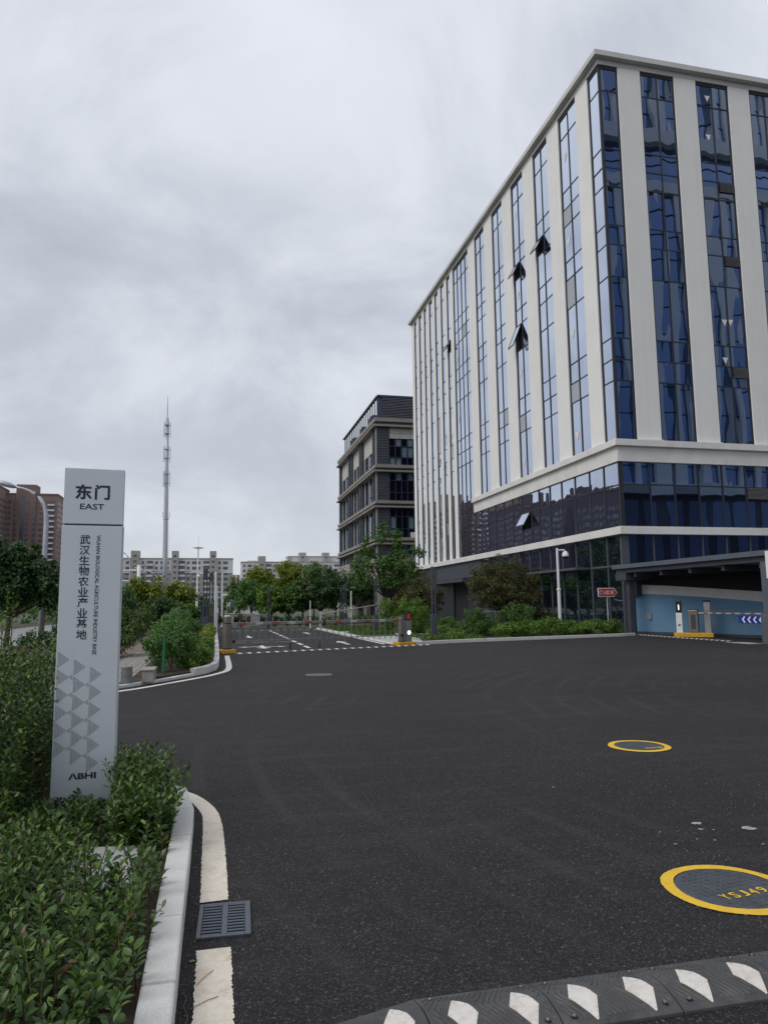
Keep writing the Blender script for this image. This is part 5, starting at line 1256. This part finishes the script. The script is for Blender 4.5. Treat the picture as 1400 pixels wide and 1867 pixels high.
# ------------------------------------------------------------------ the gate
ga = math.atan2(27.95 - 25.75, 7.25 - .40)
def gx3(u, v=0.0): return (.40 + u * math.cos(ga) - v * math.sin(ga), 25.75 + u * math.sin(ga) + v * math.cos(ga))
def island(label, u, w, v0=-.22, v1=.30):
    x, y = gx3(u); t = thing('kerb_island', label, 'kerb island', (x, y, 0), ga)
    MB().box(-w / 2, v0, 0, w / 2, v1, .14).build('body', M['yellow'], t, local=True, bevel=.025); return t
island('small yellow concrete island under the left barrier cabinet', .02, .52); island('yellow concrete island under the right barrier cabinet and ticket post', 7.22, .78)
def cabinet(label, u, cap=True, w=.26):
    x, y = gx3(u); t = thing('barrier_cabinet', label, 'barrier cabinet', (x, y, .14), ga)
    h = w / 2; c = .045
    def oc(k): q = h * k; return [(-q + c, -q), (q - c, -q), (q, -q + c), (q, q - c), (q - c, q), (-q + c, q), (-q, q - c), (-q, -q + c)]
    MB().prism(oc(1.06), 0, .05).build('foot', M['darkmetal'], t, local=True)
    MB().prism(oc(1), .051, .86).build('body', M['taupe'], t, local=True, bevel=.006)
    MB().prism(oc(.96), .861, .89).build('joint', M['black'], t, local=True)
    if cap:
        MB().prism(oc(.86), .891, 1.10).build('head', M['taupe'], t, local=True, bevel=.006); MB().prism(oc(.72), 1.101, 1.15).build('cap', M['white'], t, local=True, bevel=.02)
    else: MB().prism(oc(1.0), .891, .97).build('head', M['taupe'], t, local=True, bevel=.01)
    return t
cabinet('taupe octagonal barrier cabinet with a pale cap at the left of the gate', .02)
cabinet('taupe barrier cabinet at the right of the gate, beside the ticket post', 7.05, False, .22)
def fence_boom(label, u0, u1, zb, sgn):
    x, y = gx3(u0); t = thing('fence_boom', label, 'barrier boom', (x, y, 0), ga); L0 = (u1 - u0)
    rr = sorted((0.13 * sgn, L0))
    MB().box(rr[0], -.30, zb - .05, rr[1], -.24, zb + .05).build('beam', M['steel'], t, local=True, bevel=.006)
    MB().box(rr[0], -.286, .405, rr[1], -.254, .435).build('lower_rail', M['steel'], t, local=True)
    MB().box(*( (.10, -.31, .36, .19, -.23, .46) if sgn > 0 else (-.19, -.31, .36, -.10, -.23, .46))).build('rail_bracket', M['black'], t, local=True)
    n = int(abs(L0) / .245); 
    for k in range(1, n + 1):
        xx_ = sgn * (.13 + k * (abs(L0) - .18) / n)
        MB().box(xx_ - .012, -.238, .30, xx_ + .012, -.218, zb + .13).build('picket', M['steel'], t, local=True)
    for k in range(int(abs(L0) / .62) * 1):
        xx_ = sgn * (.42 + k * .62)
        MB().box(xx_ - .13, -.306, zb - .042, xx_ + .13, -.3005, zb + .042).build('reflective_sticker', M['dullwhite' if k % 2 else 'dullred'], t, local=True)
    return t
fence_boom('left half of the lowered fence boom, hinged on the capped cabinet', .02, 3.52, 1.0, 1)
fence_boom('right half of the lowered fence boom, hinged on the cabinet by the ticket post', 7.05, 3.66, 1.0, -1)
x, y = gx3(7.36); t = thing('ticket_post', 'steel ticket post with a lit lamp and red display, right of the gate', 'ticket machine', (x, y, .14), ga)
MB().box(-.125, -.08, 0, .125, .10, .82).build('body', M['steel'], t, local=True, bevel=.008)
MB().box(-.10, -.07, .821, .10, .09, 1.16).build('head', M['black'], t, local=True, bevel=.008)
MB().box(-.07, -.075, .88, .00, -.071, 1.09).build('display', M['led'], t, local=True)
MB().box(.015, -.075, .88, .05, -.071, 1.09).build('display', M['led'], t, local=True)
MB().lathe([(.075, 0), (.07, .01)], (0, 0, 0), 20).build('lamp', M['lamp'], t, local=True).matrix_local = Matrix.Translation((0, -.081, .36)) @ Matrix.Rotation(math.pi / 2, 4, 'X')
for u, lb in ((2.75, 'short black post under the tip of the left boom'), (3.95, 'short black post under the tip of the right boom')):
    x, y = gx3(u, .9); t = thing('stub_post', lb, 'post', (x, y, 0)); MB().lathe([(.05, 0), (.05, .02), (.024, .025), (.024, .22), (.018, .25)], (x, y, 0), 10).build('post', M['black'], t); MB().lathe([(.03, 0), (.03, .03)], (x, y, .16), 10).build('collar', M['darkmetal'], t)
def far_bump(label, p0, p1, n, w=.30, h=.04):
    a = Vector((*p0, 0)); b = Vector((*p1, 0)); L0 = (b - a).length; ang = math.atan2(b.y - a.y, b.x - a.x)
    t = thing('speed_bump', label, 'speed bump', p0 + (0,), ang)
    s_ = L0 / n
    for k in range(n):
        m = MB(); pr = [(-w / 2, 0), (-w / 2, .01), (-w / 5, h), (w / 5, h), (w / 2, .01), (w / 2, 0)]
        m.add([(k * s_ + .003, y, z) for y, z in pr] + [((k + 1) * s_ - .003, y, z) for y, z in pr], [tuple(range(6)), tuple(range(6, 12))[::-1]] + [(i, 6 + i, 7 + i, i + 1) for i in range(5)])
        sg = m.build('segment', M['rubber'], t, local=True)
        m = MB(); m.add([(k * s_ + s_ * .35, -w * .42, .019), (k * s_ + s_ * .72, -w * .42, .019), (k * s_ + s_ * .72, -w / 5, h + .004), (k * s_ + s_ * .35, -w / 5, h + .004), (k * s_ + s_ * .35, w * .2, h + .004), (k * s_ + s_ * .72, w * .2, h + .004)], [(0, 1, 2, 3), (3, 2, 5, 4)])
        m.build('reflector_plate', M['rubbermark'], sg, local=True)
far_bump('far rubber speed bump with white reflectors across the gate', (.65, 25.2), (8.2, 27.75), 24)
far_bump('rubber speed bump with worn white reflectors at the garage mouth', (19.9, 32.3), (19.7, 25.0), 22)
t = thing('boom_barrier', 'distant white barrier post with a thin raised arm beyond the gate', 'barrier', (6.9, 49, 0))
MB().box(6.85, 48.9, 0, 6.98, 49.1, 1.2).build('post', M['silver'], t); MB().tube([(6.95, 48.88, 1.0), (11.8, 48.8, 1.75)], .04, 6).build('arm', M['steel'], t)

# ------------------------------------------------------------------ posts, lamp columns, fence
def lamp_column(label, x, y, h=3.3, name='lamp_column'):
    t = thing(name, label, 'lamp column', (x, y, 0), 0, 'dark slotted lamp columns along the road')
    MB().box(-.14, -.075, 0, .14, .075, 1.14).build('base_box', M['darkmetal'], t, local=True, bevel=.008)
    for a in (-.10, .045): MB().box(a, -.045, 1.141, a + .055, .045, h - .45).build('upright', M['darkmetal'], t, local=True)
    MB().box(-.105, -.06, h - .449, .105, .06, h).build('lantern', M['darkmetal'], t, local=True, bevel=.008)
    MB().box(-.044, -.035, 1.6, .044, .035, 1.72).build('spacer', M['darkmetal'], t, local=True)
    return t
lc = lamp_column('dark slotted lamp column nearest the gate, at the tip of the right-hand bed', 9.72, 32.1)
for x, y, lb in ((8.65, 39.5, 'dark slotted lamp column on the lawn strip, before the open-crowned tree'), (8.75, 50, 'dark lamp column left of the stone porch, the nearer of the pair'), (9.68, 57, 'dark lamp column left of the stone porch, the farther of the pair'),
                 (-.44, 34, 'dark slotted lamp column in the hedge left of the gate, the taller one'), (-.20, 38, 'dark slotted lamp column in the hedge left of the gate, just behind the taller one'), (3.73, 53, 'bluish lamp column in front of the tree row across the end of the road')):
    dup(lc, (x, y, 0), 0, lb, (.9, .9, .92) if y > 39 else None)
F_ = thing('picket_fence', 'dark navy metal picket fence running away behind the left barrier', 'fence', (-.62, 36, 0))
MB().box(-.64, 36, .35, -.60, 66, .40).build('rail', M['fence'], F_); MB().box(-.64, 36, 1.50, -.60, 66, 1.55).build('rail', M['fence'], F_)
for k in range(13): MB().box(-.66, 36 + k * 2.5, 0, -.58, 36.08 + k * 2.5, 1.75).build('fence_post', M['fence'], F_)
for k in range(190):
    if k % 16: MB().box(-.635, 36.05 + k * .157, .2, -.605, 36.08 + k * .157, 1.70).build('picket', M['fence'], F_)
def white_pole(label, x, y, h, r=.06, arm=None):
    t = thing('white_pole', label, 'pole', (x, y, 0)); MB().lathe([(r * 1.8, 0), (r * 1.8, .03), (r, .04), (r * .8, h), (r * .3, h + .05)], (x, y, 0), 10).build('pole', M['white'], t, smooth=False)
    if arm: MB().tube([(x, y, h - .1), (x + arm, y, h - .05)], .03, 6).build('arm', M['white'], t); MB().lathe([(.02, 0), (.09, .03), (.1, .12), (.04, .2)], (x + arm, y, h - .3), 10).build('camera_head', M['white'], t)
    else: MB().box(x - r * 1.2, y - r * 1.2, h * .45, x + r * 1.2, y - r * .99, h * .45 + .3).build('box', M['white'], t)
white_pole('tall white camera pole just left of the left barrier cabinet', .02, 40, 3.4, .06, -.9); white_pole('shorter white pole between the tall camera pole and the left cabinet', .10, 42.5, 2.7, .07)
white_pole('thin white pole farther back, behind the left barrier cabinet', .55, 60, 4.2, .07); white_pole('white post in front of the low white building', 3.0, 110, 6.2, .12)
white_pole('white pole with a small box before the stone porch', 9.0, 49, 2.5, .05); white_pole('thin white post beyond the gate in front of the tree row', 6.6, 52, 1.9, .04)
t = thing('camera_pole', 'white pole with a dome camera standing in the low hedge before the office', 'camera pole', (16.5, 33.2, .1))
MB().lathe([(.12, 0), (.12, .03), (.085, .04), (.085, 2.1), (.11, 2.11), (.11, 2.18), (.065, 2.2), (.06, 4.15), (.05, 4.18)], (16.5, 33.2, .1), 12).build('pole', M['white'], t)
MB().tube([(16.5, 33.2, 4.18), (16.86, 33.15, 4.20)], .035, 8).build('arm', M['white'], t)
MB().lathe([(.02, .30), (.10, .24), (.165, .10), (.165, .02), (.15, .0)], (16.90, 33.14, 3.86), 14).build('camera_housing', M['white'], t, smooth=True)
MB().lathe([(.05, -.10), (.12, -.07), (.15, -.01), (.15, .0)], (16.90, 33.14, 3.858), 14).build('camera_dome', M['black'], t, smooth=True)
t = thing('arrow_sign', 'red arrow-shaped direction sign with white characters on a thin post, before the office', 'sign', (19.05, 33.1, .1))
MB().tube([(19.05, 33.1, 0), (19.05, 33.1, 1.84)], .032, 8).build('post', M['silver'], t)
def arrow_poly(g): return [(18.53 + g, 1.86 + g), (19.42 - g * .4, 1.86 + g), (19.58 - g * 1.3, 2.08), (19.42 - g * .4, 2.30 - g), (18.53 + g, 2.30 - g)]
def upright(poly, y0, y1):
    n = len(poly); m = MB(); m.add([(x, y0, z) for x, z in poly] + [(x, y1, z) for x, z in poly], [tuple(range(n)), tuple(range(n, 2 * n))[::-1]] + [(i, n + i, n + (i + 1) % n, (i + 1) % n) for i in range(n)]); return m
upright(arrow_poly(0), 33.03, 33.06).build('board_edge', M['whitepaint'], t); upright(arrow_poly(.03), 33.022, 33.0295).build('board', M['red'], t)
m = MB(); text_into(m, '人防工程', lambda u, v: (18.86 + u * .52, 33.0205, 1.98 + v * .2), .01); m.build('lettering', M['whitepaint'], t)
upright([(18.71 + .10 * math.cos(a), 2.08 + .10 * math.sin(a)) for a in np.linspace(0, 2 * math.pi, 15)[:-1]], 33.017, 33.0215).build('emblem', M['whitepaint'], t)
upright([(18.71 + .08 * math.cos(a), 2.08 + .08 * math.sin(a)) for a in np.linspace(0, 2 * math.pi, 15)[:-1]], 33.013, 33.0165).build('emblem', M['blue'], t)
t = thing('green_post', 'thin dark green post at the corner of the hedge by the footpath', 'post', (-1.1, 17.35, 0))
MB().lathe([(.035, 0), (.035, .92), (.04, .93), (.04, .96)], (-1.1, 17.35, .02), 10).build('post', M['greenpost'], t); MB().box(-1.18, 17.27, .02, -1.02, 17.43, .06).build('base_plate', M['greenpost'], t)
t = thing('stone_bench', 'low grey stone block on the footpath beside the hedge', 'stone block', (-1.35, 16.5, .05))
MB().box(-1.45, 16.1, .05, -1.22, 16.8, .29).build('block', M['greystone'], t, bevel=.015); MB().box(-1.47, 16.07, .2905, -1.20, 16.83, .32).build('top_slab', M['greystone'], t, bevel=.01)
t = thing('bollard', 'short steel bollard with engraved bands at the footpath entrance', 'bollard', (-1.74, 16.0, .05))
MB().lathe([(.115, 0), (.115, .13), (.108, .135), (.108, .15), (.115, .155), (.115, .27), (.108, .275), (.108, .29), (.115, .295), (.115, .34), (.10, .355)], (-1.74, 16.0, .05), 18).build('shaft', M['bollard'], t)
MB().lathe([(.13, 0), (.13, .02)], (-1.74, 16.0, .05), 18).build('base_ring', M['darkmetal'], t)
for x, y, w, h, lb in ((2.6, 55.5, .7, .95, 'grey utility cabinet across the end of the internal road'), (.9, 56.5, .5, 1.0, 'small white box on a post left of the grey utility cabinet')):
    t = thing('utility_cabinet', lb, 'cabinet', (x, y, 0)); MB().box(x, y, .1, x + w, y + .5, h).build('body', M['steel'], t, bevel=.02); MB().box(x - .05, y - .05, h + .001, x + w + .05, y + .55, h + .06).build('lid', M['silver'], t); MB().box(x + .05, y + .05, 0, x + w - .05, y + .45, .099).build('plinth', M['greystone'], t)

# ------------------------------------------------------------------ the garage mouth under its canopy
g = thing('garage_canopy', 'dark steel canopy on square posts over the garage ramp at the right', 'canopy', (19.6, 24, 0))
MB().box(19.45, 22.0, 3.22, 30, 33.2, 3.42).build('roof_edge', M['canopy'], g, bevel=.01)
MB().box(19.62, 22.25, 3.02, 29.8, 33.1, 3.217).build('soffit', M['darkmetal'], g)
MB().box(19.60, 32.2, 2.66, 21.6, 33.15, 3.017).build('end_beam', M['darkmetal'], g)
for k in range(5): MB().box(19.8, 23.2 + k * 2.1, 2.80, 29, 23.4 + k * 2.1, 3.017).build('beam', M['darkmetal'], g)
MB().box(19.85, 32.35, 0, 20.12, 32.65, 2.657).build('post', M['darkmetal'], g, bevel=.01); MB().box(20.6, 32.9, 1.9, 21.2, 33.3, 2.655).build('bracket_box', M['darkmetal'], g)
MB().box(19.60, 22.75, 0, 19.95, 23.10, 3.017).build('post', M['canopy'], g, bevel=.01); MB().box(19.52, 22.67, 0, 20.03, 23.18, 1.05).build('post_guard', M['canopy'], g, bevel=.015)
gw_ = thing('garage_wall', 'curving light blue ramp wall with a white upper band inside the garage mouth', 'wall', (22, 30, 0))
wpts = [(20.75, 33.3), (21.35, 31.6), (21.9, 29.9), (22.4, 28.2), (22.75, 26.5), (23.0, 24.5), (23.1, 22.0)]
wz = [(2.02, 2.46), (1.92, 2.36), (1.80, 2.22), (1.66, 2.08), (1.52, 1.95), (1.40, 1.85), (1.3, 1.75)]
def wall_run(name, mat, zlo, zhi, off, th=.2):
    m = MB(); n = len(wpts); vs = []
    for i, (x, y) in enumerate(wpts):
        for o_, z in ((off, zlo[i]), (off, zhi[i]), (th, zhi[i]), (th, zlo[i])): vs.append((x + o_, y, z))
    fs = [(4 * i + a, 4 * i + (a + 1) % 4, 4 * i + 4 + (a + 1) % 4, 4 * i + 4 + a) for i in range(n - 1) for a in range(4)] + [(0, 3, 2, 1), tuple(4 * (n - 1) + a for a in range(4))]
    m.add(vs, fs); return m.build(name, mat, gw_)
n_ = len(wpts)
wall_run('skirting', M['darkmetal'], [0] * n_, [.12] * n_, -.01); wall_run('blue_lower_wall', M['bluewall'], [.121] * n_, [q[0] for q in wz], 0)
wall_run('white_upper_band', M['whitewall'], [q[0] + .001 for q in wz], [q[1] for q in wz], 0); wall_run('void_shade', M['dark'], [q[1] + .001 for q in wz], [3.018] * n_, .04)  # the topmost strip is coloured black for the dark void over the wall
tag(MB().box(20.95, 32.4, .72, 21.06, 32.75, 1.02).build('meter_box', M['greystone'], bevel=.01), 'small grey box fixed to the left end of the blue garage wall', 'box')
x, y = 20.9, 29.0; t = thing('kerb_island', 'long yellow concrete island at the garage mouth', 'kerb island', (x, y, 0), math.radians(-43))
MB().box(-.82, -.22, 0, .82, .22, .20).build('body', M['yellow'], t, local=True, bevel=.03)
def onisl(u, v=0): a = math.radians(-43); return (20.9 + u * math.cos(a) - v * math.sin(a), 29.0 + u * math.sin(a) + v * math.cos(a))
ix, iy = onisl(-.58); t = thing('ticket_post', 'white ticket post with a black display head on the garage island', 'ticket machine', (ix, iy, .2), math.radians(-43))
MB().box(-.13, -.09, 0, .13, .09, .88).build('body', M['white'], t, local=True, bevel=.01); MB().box(-.12, -.08, .881, .12, .08, 1.42).build('head', M['black'], t, local=True, bevel=.01); MB().box(-.012, -.086, 1.02, .02, -.081, 1.24).build('display', M['lamp'], t, local=True); MB().box(-.05, -.096, .30, .05, -.091, .37).build('slot', M['black'], t, local=True)
ix, iy = onisl(.02); t = thing('barrier_cabinet', 'dark grey rounded barrier cabinet on the garage island', 'barrier cabinet', (ix, iy, .2), math.radians(-43))
MB().box(-.21, -.16, 0, .21, .16, 1.02).build('body', M['taupe'], t, local=True, bevel=.05); MB().box(-.19, -.14, 1.021, .19, .14, 1.05).build('cap', M['black'], t, local=True, bevel=.01); MB().box(-.10, -.166, .15, .10, -.161, .8).build('door', M['darkmetal'], t, local=True)
ix, iy = onisl(.60); t = thing('camera_post', 'grey square camera post at the right end of the garage island', 'camera post', (ix, iy, .2), math.radians(-43))
MB().box(-.13, -.08, 0, .13, .08, 1.36).build('body', M['steel'], t, local=True, bevel=.01); MB().box(-.16, -.13, 1.361, .16, .10, 1.43).build('camera_head', M['black'], t, local=True)
t = thing('boom_barrier', 'thin red and white barrier boom across the garage ramp, hung with a chevron sign', 'barrier boom', (21.1, 28.6, 1.0))
MB().box(20.95, 23.6, 1.05, 21.01, 28.7, 1.10).build('beam', M['dullwhite'], t)
for k in range(8): MB().box(20.942, 24.0 + k * .58, 1.053, 20.949, 24.26 + k * .58, 1.097).build('red_band', M['dullred'], t)
MB().tube([(20.98, 28.5, 1.18), (20.98, 26.4, 1.19)], .012, 5).build('tension_rod', M['steel'], t)
cs = MB().box(20.96, 24.4, .68, 20.99, 26.15, .99).build('chevron_board', M['blue'], t)
for k in range(5):
    y = 25.95 - k * .32; m = MB()
    for s_ in (1, -1): m.add([(20.955, y, .835), (20.955, y - .10, .835), (20.955, y - .22, .835 + s_ * .125), (20.955, y - .12, .835 + s_ * .125)], [(0, 1, 2, 3)])
    m.build('chevron', M['whitepaint'], cs)
MB().box(20.95, 26.0, .50, 20.98, 26.05, .68).build('hanger', M['steel'], t)
t = thing('white_sign', 'white sign board cut off by the right edge, above the canopy post', 'sign', (18.9, 21.9, 0))
MB().box(18.86, 21.2, 2.36, 18.92, 21.96, 3.32).build('board', M['whitepaint'], t, bevel=.008); MB().tube([(18.9, 21.5, 0), (18.9, 21.5, 2.4)], .04, 8).build('post', M['silver'], t)
struct('curb_patch', MB().sheet([(19.2, 23.5), (19.9, 23.5), (19.9, 24.7), (19.2, 24.9)], 0.005), M['concrete'])
